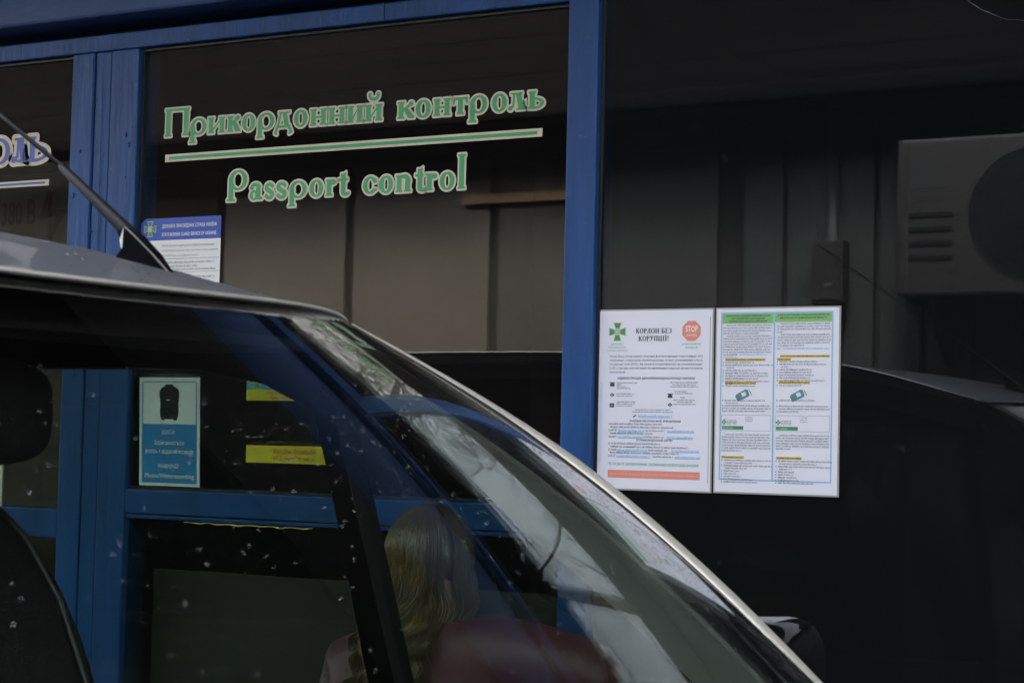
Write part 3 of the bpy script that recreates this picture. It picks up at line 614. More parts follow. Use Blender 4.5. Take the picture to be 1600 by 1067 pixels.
# --- photo / video recording sticker
th = thing('warning_sticker', 'white and blue recording sticker with a black body camera picture', 'sticker', (-2.795, -.002, 1.534))
sh = Sheet(th, -2.8885, 1.7865, .179, .2525, -.0012, .009)
sh.rect('backing', WHITE, 0, 0, 1, 1, 0)
sh.rect('blue_panel', SIGNB, .045, .43, .955, .972, 1)
for c in ((.06, .035, .94, .045), (.045, .05, .065, .43), (.935, .05, .955, .43)): sh.rect('blue_panel', SIGNB, *c)
sh.poly('body_camera_picture', BLACK, [(.37, .39), (.345, .35), (.345, .28), (.355, .25), (.34, .2), (.335, .13), (.37, .095), (.43, .08), (.43, .063), (.56, .063), (.565, .08), (.635, .1), (.665, .13), (.66, .2), (.645, .25), (.655, .28), (.65, .35), (.62, .395), (.58, .4), (.57, .385), (.42, .385), (.41, .4)], 1)
sh.rect('body_camera_picture', WHITE, .45, .205, .51, .212, 2)
for s_, a, b, v, h_ in (('УВАГА!', .37, .6, .525, .042), ('Здійснюється', .25, .75, .62, .042), ('фото- і відеофіксація', .1, .9, .7, .042), ('WARNING!', .31, .66, .835, .042), ('Photo/Videorecording', .1, .91, .925, .045)): sh.text('sticker_print', WHITE, s_, a, b, v, h_, .01, lay=2)
sh.flush()
# --- blue and yellow stickers to its right, the lower one a plain yellow strip
th = thing('window_sticker', 'light blue and yellow sticker with red lines in the middle window', 'sticker', (-2.46, -.002, 1.735))
sh = Sheet(th, -2.5745, 1.83, .25, .095, -.0012)
sh.rect('blue_half', SIGNC, 0, 0, 1, .739, 0); sh.rect('yellow_half', YELL, 0, .74, 1, 1, 0); emblem(sh, .12, .5, .18)
sh.pseudo('red_print', REDI, .22, .78, .85, .09, lay=2); sh.pseudo('red_print', REDI, .26, .85, .965, .09, lay=2); sh.flush()
th = thing('window_sticker', 'narrow yellow strip with two red lines near the foot of the middle window', 'sticker', (-2.46, -.002, 1.595))
sh = Sheet(th, -2.5705, 1.634, .252, .039, -.0012)
sh.rect('strip', YELL, 0, 0, 1, 1, 0); sh.pseudo('red_print', REDI, .3, .74, .46, .3, lay=2); sh.pseudo('red_print', REDI, .3, .74, .84, .28, lay=2); sh.flush()
# --- voltage marking on the cabinet door
sh = Sheet(cab, -3.62, 2.3, .26, .16, .249)
sh.text('voltage_marking', DULLRED, '380 В', .1, .56, .62, .4, .02, lay=1)
sh.poly('voltage_marking', DULLRED, [(.72, .08), (.8, .1), (.74, .42), (.98, .4), (.76, .98), (.84, .5), (.62, .55)], 1); sh.flush()
# --- dark round film patch, top right of the dark pane
fpt = thing('film_patch', 'dark round film patch with a pale rim at the top right of the dark pane', 'film patch', (-.8, -.001, 2.44))
rim = [(.19*math.cos(a)*(1+random.uniform(-.01, .01)), -.0004, .19+.185*math.sin(a)*(1+random.uniform(-.01, .01))) for a in [R(188+164*i/40) for i in range(41)]]
pyd('film', rim, [tuple(range(41))], pmat('dark_film', (.006, .0065, .008), .7, spec=.1), fpt)
MB().tube(rim, [random.choice((.0004, .0006, .0011)) for _ in rim], 5).build('rim', INKG, fpt)

# ------------------------------------------------------------------ the car
YC = -2.333
car = thing('parked_car', 'dark grey people carrier with a rain spotted windscreen in front of the booth', 'car', (-2.0, YC, 0))
CI = Matrix.Translation((2.0, -YC, 0))
def cpart(o, parent=car):
    o.parent = parent
    o.matrix_parent_inverse = CI
    return o
def cm(mb, name, mat, bevel=0, smooth=False, parent=None):
    o = mb.build(name, mat, None, bevel, smooth); cpart(o)
    if parent is not None: o.parent = parent; o.matrix_parent_inverse = Matrix()
    return o
def HX(u): return -1.0502 - .1893*u*u - .0541*u**4           # windscreen header, u = -1 near side .. 1 far side
def HZ(u): return 1.7756 + .0447*u*u - .0323*u**4
def BX(u): return -.0854 - .475*u*u + .0315*u**4             # windscreen foot
def screen(u, v):
    """u -1..1 across, v 0 header .. 1 scuttle"""
    return Vector((HX(u)*(1-v) + BX(u)*v, YC+u*(.8385 + .151*v), HZ(u) - .6949*v + .0647*math.sin(math.pi*v) + .0731*v*u*u))
def solid(fn, nu, nv, t):
    m = MB(); e = 1e-3
    def nrm(a, b):
        du = fn(min(a+e, 1), b)-fn(max(a-e, 0), b); dv = fn(a, min(b+e, 1))-fn(a, max(b-e, 0)); n = du.cross(dv).normalized()
        return n if n.z > 0 else -n
    m.grid(fn, nu, nv); k = len(m.v); m.grid(lambda a, b: fn(a, b)-nrm(a, b)*t, nu, nv)
    m.f = m.f[:nu*nv] + [q[::-1] for q in m.f[nu*nv:]]
    N = nu+1
    for i in range(nu): m.f += [(i+1, i, k+i, k+i+1), (nv*N+i, nv*N+i+1, k+nv*N+i+1, k+nv*N+i)]
    for j in range(nv): m.f += [(j*N, (j+1)*N, k+(j+1)*N, k+j*N), ((j+1)*N+nu, j*N+nu, k+j*N+nu, k+(j+1)*N+nu)]
    return m
ws = cm(solid(lambda a, b: screen(-.985+1.97*a, .004+.992*b), 48, 32, .005), 'windscreen', GLASSW, smooth=True)
def roof(u, s):
    s = max(0, s); t = s*3.0; x = HX(u) - t + .0
    rise = .007*(1-abs(u)**2.4)*(1-math.exp(-t/.05)) + .118*(1-math.exp(-(t/.36)**1.4))
    z = HZ(u) + .0015 + rise - .05*max(0, (t-1.6)/1.4)**2
    return Vector((x, YC+u*(.8385 + .012*min(t, 1)), z))
cm(solid(lambda a, b: roof(-1+2*a, b**1.8), 40, 60, .003), 'roof', PAINT, smooth=True)
cm(MB().grid(lambda a, b: roof(-.97+1.94*a, .012+.98*b)-Vector((0, 0, .05)), 24, 24), 'headliner', LINER, smooth=True)
bead = [screen(-1+i/30, 0)+Vector((.0015, 0, .0015)) for i in range(61)]
cm(MB().tube(bead, .0019, 8), 'header_glint', pmat('pale_edge', (.5, .475, .42), .36, metal=.45), smooth=True)  # pale bead standing in for the sky's highlight on the roof's front edge
# side geometry, sg = +1 far side (towards the booth), -1 near side
def side(x, z, sg, out=0): return Vector((x, YC + sg*((.985 - .135*max(0, min(1, (z-1.05)/.76))**1.2) + out), z))
def rail_pts(sg): return [roof(sg*.999, (i/30)**1.8) for i in range(31)]
def pill_pts(sg): return [screen(sg*1.0, i/24*.98)+Vector((.006, sg*.004, .004)) for i in range(25)]
for sg in (1, -1):
    rp, pp = rail_pts(sg), pill_pts(sg)
    cm(MB().tube([p+Vector((0, sg*.004, .001)) for p in rp[1:]], [.004+.016*min(1, i/8) for i in range(30)], 14), 'roof_rail', pmat('satin_chrome', (.8, .79, .77), .28, metal=1), smooth=True)
    cm(MB().tube(pp, [.0022+.0118*min(1, i/9) for i in range(25)], 12), 'windscreen_pillar', MATS['pale_edge'], smooth=True)
    cm(MB().tube([screen(sg*(1-.022), .01+i/24*.97)+Vector((.002, 0, .0025)) for i in range(25)], [.003+.004*min(1, i/6) for i in range(25)], 8), 'glass_seal', SEAL, smooth=True)
    # painted flank of the pillar, outside, and cabin trim inside
    m = MB()
    def trimq(a, b, off0, off1, yo):
        A = screen(sg*1.0, a); return None
    outer = [screen(sg, i/24*.98) for i in range(25)]
    for nm, mat, yo, d0, d1 in (('pillar_flank', PAINT, .012, -.004, -.035), ('pillar_trim', TRIM, -.03, -.012, -.07)):
        m = MB(); v = []
        for k_, p in enumerate(outer):
            wv = 1 if nm == 'pillar_flank' else .35+.65*min(1, k_/9)
            v += [p+Vector((-.01, sg*yo, d0)), p+Vector((-.032*wv, sg*(yo+.006), d1*wv)), p+Vector((-.032*wv, sg*(yo-.012), d1*wv)), p+Vector((-.01, sg*(yo-.016), d0))]
        f = []
        for i in range(24):
            for q in range(4): f.append((i*4+q, i*4+(q+1) % 4, (i+1)*4+(q+1) % 4, (i+1)*4+q))
        f += [(3, 2, 1, 0), (96, 97, 98, 99)]
        m.add(v, f); cm(m, nm, mat, smooth=False)
    # ceramic-print black edge along the glass
    def plate(name, mat, poly, t=.03, out=-.005):
        return cm(MB().prism(poly, lambda p, s_: side(p[0], p[1], sg, out-s_), t), name, mat)
    ztop = lambda x: 1.738 - max(0, x+1.55)**2*.9
    xs = [-4.0+.1*i for i in range(27)]
    up = [(x, roof(sg, max(0, (HX(1)-x))/3.0).z-.008) for x in xs if x < -1.32] + [(-1.3, 1.775)]
    lo = [(x, ztop(x)) for x in xs if x < -1.32] + [(-1.27, 1.66)]
    plate('door_header', BLACK, up + lo[::-1], .05)
    plate('door_frame', PAINT, [(x_, z_+.002) for x_, z_ in up] + [(x_, z_-.065) for x_, z_ in up[::-1]], .004, .0)
    plate('quarter_divider', BLACK, [(-1.335, 1.70), (-1.303, 1.69), (-1.288, 1.607), (-1.242, 1.34), (-1.21, 1.06), (-1.255, 1.06), (-1.282, 1.34), (-1.319, 1.607)], .045, -.002)
    plate('door_pillar', BLACK, [(-2.18, 1.745), (-2.06, 1.745), (-2.0, 1.06), (-2.16, 1.06)], .05, -.002)
    plate('door_pillar', BLACK, [(-3.1, 1.745), (-3.0, 1.745), (-2.98, 1.06), (-3.12, 1.06)], .05, -.002)
    plate('door_glass', GLASSS if sg > 0 else pmat('privacy_glass', (.01, .012, .012), .05), [(-2.07, 1.742), (-1.55, 1.742), (-1.35, 1.70), (-1.305, 1.34), (-1.27, 1.06), (-2.01, 1.06)], .004, -.018)  # near-side pane is opaque and unseen, made dark to dim the cabin
    plate('rear_door_glass', MATS.get('privacy_glass') or pmat('privacy_glass', (.01, .012, .012), .05), [(-3.0, 1.742), (-2.17, 1.742), (-2.15, 1.06), (-2.99, 1.06)], .004, -.018)
    plate('rear_quarter_glass', MATS['privacy_glass'], [(-3.9, 1.72), (-3.1, 1.742), (-3.11, 1.06), (-3.95, 1.06)], .004, -.018)
    ql = [(p.x-.03, p.z-.04) for p in outer[4:24:3]]
    plate('quarter_glass', GLASSS, [(-1.32, 1.69)] + ql[1:] + [(-.62, 1.10), (-.64, 1.06), (-1.24, 1.06)], .004, -.018)
    # body side below the belt with wheel arches
    def archy(cx, a): return (cx+.36*math.cos(R(a)), .34+.36*math.sin(R(a)))
    body = [(-.62, 1.13), (-.1, 1.07), (.5, .98), (.98, .78), (1.06, .55), (1.0, .26)] + [archy(.45, a) for a in range(-13, 194, 9)] + [archy(-2.95, a) for a in range(-13, 194, 9)] + [(-4.1, .28), (-4.22, .6), (-4.2, 1.06)]
    cm(MB().prism(body, lambda p, s_: Vector((p[0], YC+sg*(.97 + .02*math.sin(math.pi*min(1, max(0, (p[1]-.2)/.9))) - s_ - .06*max(0, p[0]-.4)), p[1])), .05), 'body_side', PAINT)
    for cx in (.45, -2.95):
        wh = MB()
        prof = [(.20, -.10), (.30, -.105), (.325, -.08), (.33, 0), (.325, .08), (.30, .105), (.20, .10)]; N = 28
        wv, wf = [], []
        for k_ in range(N):
            a = 2*math.pi*k_/N; wv += [(cx+r*math.cos(a), YC+sg*(.86+y), .33+r*math.sin(a)) for r, y in prof]
        for k_ in range(N):
            for j in range(len(prof)-1): wf.append((k_*7+j, k_*7+j+1, ((k_+1) % N)*7+j+1, ((k_+1) % N)*7+j))
        tyre = cm(wh.add(wv, wf), 'tyre', RUBBER, smooth=True)
        rm = MB()
        for k_ in range(5):
            a = 2*math.pi*k_/5; ca, sa = math.cos(a), math.sin(a)
            P = lambda r, b: (cx+r*ca-b*sa, .33+r*sa+b*ca)
            rm.prism([P(.03, -.04), P(.20, -.025), P(.20, .025), P(.03, .04)], lambda p, s_: Vector((p[0], YC+sg*(.94-s_), p[1])), .03)
        ring = [(cx+.2*math.cos(2*math.pi*i/28), YC+sg*.93, .33+.2*math.sin(2*math.pi*i/28)) for i in range(29)]
        rm.tube(ring, .014, 6, False)
        cm(rm, 'rim', SILVER, parent=tyre)
    cm(MB().prism([(.62, .66), (.95, .62), (.99, .74), (.72, .86)], lambda p, s_: Vector((p[0], YC+sg*(.955-s_), p[1])), .12), 'headlight', pmat('lamp_lens', (.5, .5, .5), .08))
    # door mirror
    mm = MB(); MXc = Vector((-.86, YC+sg*1.15, 1.352))
    def shell(a, b):
        th_, ph = 2*math.pi*a, math.pi*(b-.5)
        sx, sy, sz = .062, .115, .088
        c_ = lambda q, e: math.copysign(abs(q)**e, q)
        return MXc + Vector((sx*c_(math.cos(ph), .55)*c_(math.cos(th_), .6), sg*sy*c_(math.cos(ph), .55)*c_(math.sin(th_), .6), sz*c_(math.sin(ph), .55)))
    mm.grid(shell, 32, 16); mo = cm(mm, 'door_mirror', GLOSSB, smooth=True)
    cm(MB().tube([MXc+Vector((-.02, -sg*.09, -.07)), MXc+Vector((-.05, -sg*.17, -.13))], [.03, .025], 8), 'mirror_arm', BLACK, smooth=True, parent=mo)
# bonnet, scuttle, nose, tail
def bonnet(u, s):
    x = BX(u)+.01 + s*(.93-.1*abs(u)**3 - BX(u)); z = 1.068 + .05*u*u*(1-s)**2 - .12*s - .2*s**4
    return Vector((x, YC+u*(.97-.07*s), z))
cm(solid(lambda a, b: bonnet(-1+2*a, b), 24, 20, .01), 'bonnet', PAINT, smooth=True)
cm(solid(lambda a, b: Vector((1.0+.06*math.sin(math.pi*b)-.14*abs(-1+2*a)**3, YC+(-1+2*a)*.94, .75-.5*b)), 20, 8, .02), 'front_bumper', PAINT, smooth=True)
cm(solid(lambda a, b: Vector((-4.15-.14*math.sin(math.pi*b*.6)+.0, YC+(-1+2*a)*(.83+.13*b), 1.82-1.55*b)), 16, 14, .02), 'tailgate', PAINT, smooth=True)
cm(MB().box(-4.1, YC-.85, .22, .95, YC+.85, .3), 'floor_pan', BLACK)
cm(MB().box(.2, YC-.9, .3, .26, YC+.9, .9), 'bulkhead', BLACK)
cm(solid(lambda a, b: Vector((BX(-1+2*a)-.03-.4*b, YC+(-1+2*a)*.92, 1.04+.06*(-1+2*a)**2*(1-b)+.02*math.sin(math.pi*b)-.16*b**4)), 16, 10, .03), 'dashboard', BLACK, smooth=True)
# sun visors, seats
for sg in (1, -1):
    cm(MB().box(-1.36, YC+sg*.42-.19, 1.745, -1.19, YC+sg*.42+.19, 1.76), 'sun_visor', pmat('visor_grey', (.05, .052, .048), .85), .008)
def seat(xc, yc, par=None):
    hr = MB()
    def sup(c, s_, e=.5):
        def fn(a, b):
            th_, ph = 2*math.pi*a, math.pi*(b-.5); q = lambda v, e: math.copysign(abs(v)**e, v)
            return Vector((c[0]+s_[0]*q(math.cos(ph), e)*q(math.cos(th_), e), c[1]+s_[1]*q(math.cos(ph), e)*q(math.sin(th_), e), c[2]+s_[2]*q(math.sin(ph), e)))
        return fn
    bk = MB()
    def back(a, b):
        p = sup((0, 0, 0), (.07, .24, 1))(a, b); z = 1.24+.355*p.z; t = max(0, p.z)
        return Vector((xc-.14+.42*(1.6-z)+p.x, yc+p.y*(1-.22*t**3), z))
    bk.grid(back, 32, 20)
    so = cm(bk, 'seat_back', SEATM, smooth=True)
    hr.grid(sup((xc-.01, yc, 1.675), (.058, .13, .066), .55), 28, 16); cm(hr, 'headrest', SEATM, smooth=True, parent=so)
    for dy in (-.06, .06): cm(MB().tube([(xc, yc+dy, 1.56), (xc, yc+dy, 1.66)], .006, 8), 'headrest_post', SILVER, parent=so)
    cm(MB().tube([back(.115, .5+q) + Vector((.003, .001, 0)) for q in (-.3, -.2, -.1, 0, .1, .2, .28)], .004, 6), 'edge_highlight', pmat('seat_highlight', (.07, .07, .066), .35), smooth=True, parent=so)  # pale line painted as a glossy highlight down the seat edge
    cm(MB().grid(sup((xc+.36, yc, .78), (.3, .26, .1)), 24, 12), 'seat_cushion', SEATM, smooth=True)
seat(-1.66, YC+.57); seat(-1.66, YC-.45)
# aerial: raked base foot, thick spring root and a long thin mast
AY = -1.87
def AV(x, z, w_=0): return Vector((x, AY+w_, z))
foot = [(-1.2598, 1.821, .004), (-1.2816, 1.8427, .008), (-1.307, 1.8636, .009), (-1.3227, 1.8745, .0075), (-1.3332, 1.8679, .0075), (-1.328, 1.8588, .009), (-1.3227, 1.8483, .012), (-1.3297, 1.8347, .016), (-1.325, 1.826, .017)]
n = len(foot); aer = MB()
aer.add([AV(x, z, -w_) for x, z, w_ in foot] + [AV(x, z, w_) for x, z, w_ in foot], [tuple(range(n)), tuple(range(2*n-1, n-1, -1))] + [(i, n+i, n+(i+1) % n, (i+1) % n) for i in range(n)])
ao = cm(aer, 'aerial', GLOSSB, .002)
cm(MB().tube([AV(-1.305, 1.853), AV(-1.3271, 1.8705), AV(-1.37, 1.9035), AV(-1.4189, 1.9415), AV(-1.423, 1.945)], [.007, .0078, .0062, .0048, .003], 12), 'aerial_root', BLACK, smooth=True, parent=ao)
cm(MB().tube([AV(-1.4189, 1.9420), AV(-1.515, 2.006), AV(-1.68, 2.118), AV(-1.884, 2.262)], [.0028, .0026, .0024, .002], 8), 'aerial_mast', BLACK, smooth=True, parent=ao)
# rain
def drops(name, fn, nrm, N, r0, r1, accept, seed):
    rnd = random.Random(seed); m = MB(); V = m.v; F = m.f
    for _ in range(N):
        a, b = rnd.random(), rnd.random()
        if not accept(a, b, rnd): continue
        p = fn(a, b); n_ = nrm(a, b); r = r0+(r1-r0)*rnd.random()**3; t1 = n_.orthogonal().normalized(); t2 = n_.cross(t1)
        sx, sy = rnd.uniform(.75, 1.2), rnd.uniform(.75, 1.2); k_ = len(V)
        for ring, (rr, hh) in enumerate(((1, -.02), (.8, .32), (.42, .5))):
            for q in range(7):
                an = 2*math.pi*q/7+ring*.4; V.append(tuple(p + t1*math.cos(an)*rr*r*sx + t2*math.sin(an)*rr*r*sy + n_*hh*r))
        V.append(tuple(p+n_*.56*r))
        for q in range(7):
            w_ = (q+1) % 7; F += [(k_+q, k_+w_, k_+7+w_, k_+7+q), (k_+7+q, k_+7+w_, k_+14+w_, k_+14+q), (k_+14+q, k_+14+w_, k_+21)]
        F.append(tuple(k_+q for q in range(6, -1, -1)))
    o = pyd(name, m.v, m.f, WATER, None, True); cpart(o); o['kind'] = 'stuff'; return o
sfn = lambda a, b: screen(-.96+1.92*a, .01+.98*b)
def snr(a, b, fn=sfn):
    e = 1e-3; n_ = (fn(a+e, b)-fn(a-e, b)).cross(fn(a, b+e)-fn(a, b-e)).normalized(); return n_ if n_.z > 0 else -n_
drops('windscreen_raindrops', sfn, snr, 24000, .0003, .0009, lambda a, b, r: b > .14+.1*r.random() and r.random() < max(.06, (a-.3)*1.6), 3)
rfn = lambda a, b: roof(-.98+1.96*a, .3*max(b, 0)**1.3)
drops('roof_raindrops', rfn, lambda a, b: snr(a, b, rfn), 2200, .0006, .0019, lambda a, b, r: True, 5)

# ------------------------------------------------------------------ the woman at the window
WX, WY, G0 = -1.915, -.27, .14
def skin_mesh(name, mat, pts, edges, rad, root=0, sub=2, parent=None):
    me = bpy.data.meshes.new(name); me.from_pydata([tuple(p) for p in pts], edges, []); o = bpy.data.objects.new(name, me); COL.objects.link(o)
    md = o.modifiers.new('Skin', 'SKIN'); md.use_smooth_shade = True
    for i, r in enumerate(rad):
        r = r if isinstance(r, tuple) else (r, r); me.skin_vertices[0].data[i].radius = r; me.skin_vertices[0].data[i].use_root = i == root
    sb = o.modifiers.new('Sub', 'SUBSURF'); sb.levels = sub; sb.render_levels = sub
    bpy.context.view_layer.update(); dg = bpy.context.evaluated_depsgraph_get()
    me2 = bpy.data.meshes.new_from_object(o.evaluated_get(dg)); bpy.data.objects.remove(o); bpy.data.meshes.remove(me)
    q = link(name, me2, mat, None, True)
    if parent: q.parent = parent; q.matrix_parent_inverse = Matrix.Translation(-parent.location)
    return q
per = thing('person', 'person with long wavy blond hair in a maroon jacket, back turned, at the window', 'person', (WX, WY, G0))
def wp(x, y, z): return Vector((WX+x, WY+y, z))
P = [wp(0,0,.86), wp(0,0,1.0), wp(0,0,1.15), wp(0,0,1.235), wp(0,.005,1.30), wp(0,.015,1.36), wp(0,.02,1.43), wp(0,.015,1.485),
     wp(-.15,0,1.21), wp(-.2,.0,.97), wp(-.2,.06,.76), wp(-.19,.07,.66), wp(.15,0,1.24), wp(.36,.0,1.21), wp(.34,.12,1.19), wp(.33,.16,1.21),
     wp(-.085,0,.80), wp(-.09,.01,.50), wp(-.09,-.02,.22), wp(-.09,.08,.17), wp(.085,0,.80), wp(.09,.01,.50), wp(.09,-.02,.22), wp(.09,.08,.17)]
Ed = [(0,1),(1,2),(2,3),(3,4),(4,5),(5,6),(6,7),(3,8),(8,9),(9,10),(10,11),(3,12),(12,13),(13,14),(14,15),(0,16),(16,17),(17,18),(18,19),(0,20),(20,21),(21,22),(22,23)]
Rd = [(.14,.1),(.12,.09),(.13,.1),(.09,.07),.048,(.06,.07),(.072,.088),(.05,.06),.05,.038,.03,.025,.05,.038,.03,.025,.08,.055,.04,.03,.08,.055,.04,.03]
skin_mesh('body', SKIN, P, Ed, Rd, parent=per)
Pj = [wp(0,0,.72), wp(0,0,.85), wp(0,0,1.0), wp(0,-.005,1.13), wp(0,0,1.22), wp(0,.005,1.285), wp(-.16,0,1.195), wp(-.225,.0,.97), wp(-.215,.05,.78), wp(.17,0,1.25), wp(.37,-.005,1.215), wp(.345,.105,1.19)]
Ej = [(0,1),(1,2),(2,3),(3,4),(4,5),(4,6),(6,7),(7,8),(4,9),(9,10),(10,11)]
skin_mesh('jacket', JACKET, Pj, Ej, [(.2,.15),(.19,.145),(.175,.14),(.17,.135),(.13,.11),(.075,.075),(.075,.08),.07,.055,(.082,.085),.08,.06], root=2, parent=per)
skin_mesh('trousers', TROUS, [wp(0,0,.8), wp(-.09,0,.74), wp(-.095,.01,.5), wp(-.09,-.02,.24), wp(.09,0,.74), wp(.095,.01,.5), wp(.09,-.02,.24)], [(0,1),(1,2),(2,3),(0,4),(4,5),(5,6)], [(.15,.12), .1, .075, .06, .1, .075, .06], parent=per)
for sx in (-1, 1): skin_mesh('shoe', BLACK, [wp(sx*.09,-.05,.185), wp(sx*.09,.05,.18), wp(sx*.09,.14,.17)], [(0,1),(1,2)], [.04, .045, .032], parent=per)
hc = wp(0, .012, 1.43); HB = pmat('blond_hair_light', (.2, .122, .03), .35, var=.2, vscale=40)
cm_ = MB()
def cap(a, b):
    th_, q = 2*math.pi*a, math.pi*.62*b
    w_ = 1+.025*math.sin(th_*23)*math.sin(q)
    return hc + Vector((.08*math.sin(q)*math.cos(th_)*w_, .095*math.sin(q)*math.sin(th_)*w_-.008, .093*math.cos(q)))
cm_.grid(cap, 92, 12)
ho = cm_.build('hair', HAIR, None, smooth=True); ho.parent = per; ho.matrix_parent_inverse = Matrix.Translation(-per.location)
rnd = random.Random(11)
lk = [(rnd.uniform(150, 390), rnd.uniform(0, 6.28), rnd.uniform(.008, .03), rnd.uniform(8, 13), rnd.uniform(.2, .38)) for _ in range(34)]   # locks share a wave
def strand(rnd, lock, m):
    az, w0, amp, fr_, L_ = lock; th_ = R(az+rnd.uniform(-9, 9)); q0 = rnd.uniform(.02, .5); ln = 26; pts = []
    jx, jy = rnd.uniform(-.006, .006), rnd.uniform(-.006, .006); L2 = L_*rnd.uniform(.75, 1.1)
    arcL = .1*(1.75-q0); tot = arcL+L2
    for k_ in range(ln):
        d = tot*k_/(ln-1)
        if d < arcL:
            q = q0+d/.1; e = 1+rnd.uniform(0, .015); pts.append(hc+Vector((.084*math.sin(q)*math.cos(th_)*e, .099*math.sin(q)*math.sin(th_)*e-.008, .097*math.cos(q)*e)))
        else:
            f = d-arcL; base = Vector((.084*math.sin(1.75)*math.cos(th_), .099*math.sin(1.75)*math.sin(th_)-.008, .097*math.cos(1.75)))
            g = min(1, f/.10); sh_ = min(1, max(0, (f-.07)/.1)); wv = amp*g
            pts.append(hc+Vector((base.x*(1+.22*sh_)+jx*g*2+math.sin(w0+f*fr_*6)*wv, base.y*(1+.1*sh_)-.045*sh_+jy*g*2+math.cos(w0+f*fr_*6)*wv*.6, base.z-f)))
    r = rnd.uniform(.0007, .0019); m.tube(pts, [r*(1-.7*(j/(ln-1))**3) for j in range(ln)], 4, False)
for nm, mt, n_ in (('hair_strands', HAIR, 900), ('hair_highlights', HB, 330)):
    m = MB()
    for i in range(n_): strand(rnd, lk[rnd.randrange(len(lk))] if nm == 'hair_strands' else lk[rnd.randrange(12)], m)
    o = m.build(nm, mt, None, smooth=True); o.parent = ho; o['kind'] = 'stuff'

# ------------------------------------------------------------------ across the lane: clad building, seen only as reflections
YB = -4.5
opp = thing('service_building', 'grey clad service building with a brown boarded eave facing the booth', 'building', (-3, YB-2, 0))
def op(name, mat, *c, bevel=0, parent=None):
    o = bx(name, mat, None, *c, bevel=bevel); o.parent = opp; o.matrix_parent_inverse = Matrix.Translation((3, 2-YB, 0))
    return o
op('wall', DARK, -16, YB-5, 0, 8, YB-.03, 3.2)
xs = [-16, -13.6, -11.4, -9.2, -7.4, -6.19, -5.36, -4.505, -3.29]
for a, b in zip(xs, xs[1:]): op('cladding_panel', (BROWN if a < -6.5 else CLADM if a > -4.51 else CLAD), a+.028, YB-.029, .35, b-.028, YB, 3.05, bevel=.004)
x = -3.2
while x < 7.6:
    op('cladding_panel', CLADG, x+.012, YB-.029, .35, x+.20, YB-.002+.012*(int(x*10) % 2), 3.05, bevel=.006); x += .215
for i in range(1): op('eave_board', BROWN, -16, YB-.029, 3.06+i*.115, 8, YB+.03-(i % 2)*.008, 3.06+i*.115+.105, bevel=.006)
op('gutter', TAR, -16, YB+.381, 3.15, 8, YB+.46, 3.235, bevel=.02)
for i in range(3): op('soffit_board', BROWN, -16, YB+.035+i*.115, 3.168, 8, YB+.035+i*.115+.108, 3.2, bevel=.004)
op('roof', TAR, -16.2, YB-5.5, 3.236, 8.2, YB+.44, 3.27)
op('upper_storey', TAR, -16.2, YB-8, 0, 8.2, YB-5.501, 5.37)
for i in range(13): op('upper_board', TAR, -16.2, YB-5.5, 3.272+i*.16, 8.2, YB-5.46+.003*(i % 2), 3.272+i*.16+.1585, bevel=.003)
op('warm_streak', STREAK, -4.67, YB+.001, 2.825, -4.06, YB+.04, 2.875, bevel=.004)  # added board in place of a yellow light streak, no door below
op('plinth', CONC, -16, YB-.029, 0, 8, YB+.02, .34)
ac = thing('air_conditioner', 'pale outdoor air conditioner unit with a round fan on the clad building', 'air conditioner', (-2.0, YB, 2.37))
def acp(mb, name, mat, bevel=0, smooth=False):
    o = mb.build(name, mat, None, bevel, smooth); o.parent = ac; o.matrix_parent_inverse = Matrix.Translation((2.0, -YB, -2.37)); return o
acp(MB().box(-2.46, YB+.06, 2.37, -1.58, YB+.36, 3.03), 'casing', ACW, .015)
acp(MB().disc((-1.88, YB+.362, 2.70), .27, n=36), 'fan_recess', BLACK)
g = MB()
for r in [.03*k for k in range(1, 10)]: g.tube([(-1.88+r*math.cos(2*math.pi*i/32), YB+.368, 2.70+r*math.sin(2*math.pi*i/32)) for i in range(33)], .0022, 5, False)
for k in range(12): g.tube([(-1.88, YB+.366, 2.70), (-1.88+.275*math.cos(k*math.pi/6), YB+.366, 2.70+.275*math.sin(k*math.pi/6))], .002, 4, False)
acp(g, 'fan_grille', BLACK)
for z in (2.52, 2.58, 2.64, 2.70): acp(MB().box(-2.4, YB+.361, z, -2.22, YB+.366, z+.02), 'louvre', BLACK)
for x in (-2.34, -1.7): acp(MB().prism([(YB+.001, 2.36), (YB+.36, 2.36), (YB+.001, 2.08)], lambda p, s_: Vector((x+s_, p[0], p[1])), .035), 'bracket', BLACK)
acp(MB().box(-2.4, YB+.361, 2.82, -2.25, YB+.3625, 2.92), 'label', pmat('faded_label', (.02, .02, .02), .6))
acp(MB().tube([(-2.5, YB+.03, 3.0), (-2.5, YB+.03, 2.4), (-2.45, YB+.06, 2.38)], .03, 8), 'pipe_lagging', BLACK, smooth=True)
ac.location = (-1.9, YB, 2.30)
dp = MB().tube([(-2.746, YB+.05, 3.12), (-2.746, YB+.05, .1)], .026, 12).build('downpipe', CLADG, None, smooth=True); tag(dp, 'grey downpipe on the clad building beside the air conditioner', 'downpipe')
eb = thing('meter_box', 'small brown meter box on the clad building below the downpipe brackets', 'meter box', (-2.72, YB, 2.3))
for nm, mt, c, b in (('housing', BROWN, (-2.80, YB+.078, 2.29, -2.655, YB+.17, 2.57), .006), ('door', DARK, (-2.785, YB+.171, 2.31, -2.67, YB+.178, 2.55), .002), ('label', INKG, (-2.735, YB+.1785, 2.37, -2.70, YB+.1795, 2.38), 0)):
    o = bx(nm, mt, None, *c, bevel=b); o.parent = eb; o.matrix_parent_inverse = Matrix.Translation((2.72, -YB, -2.3))
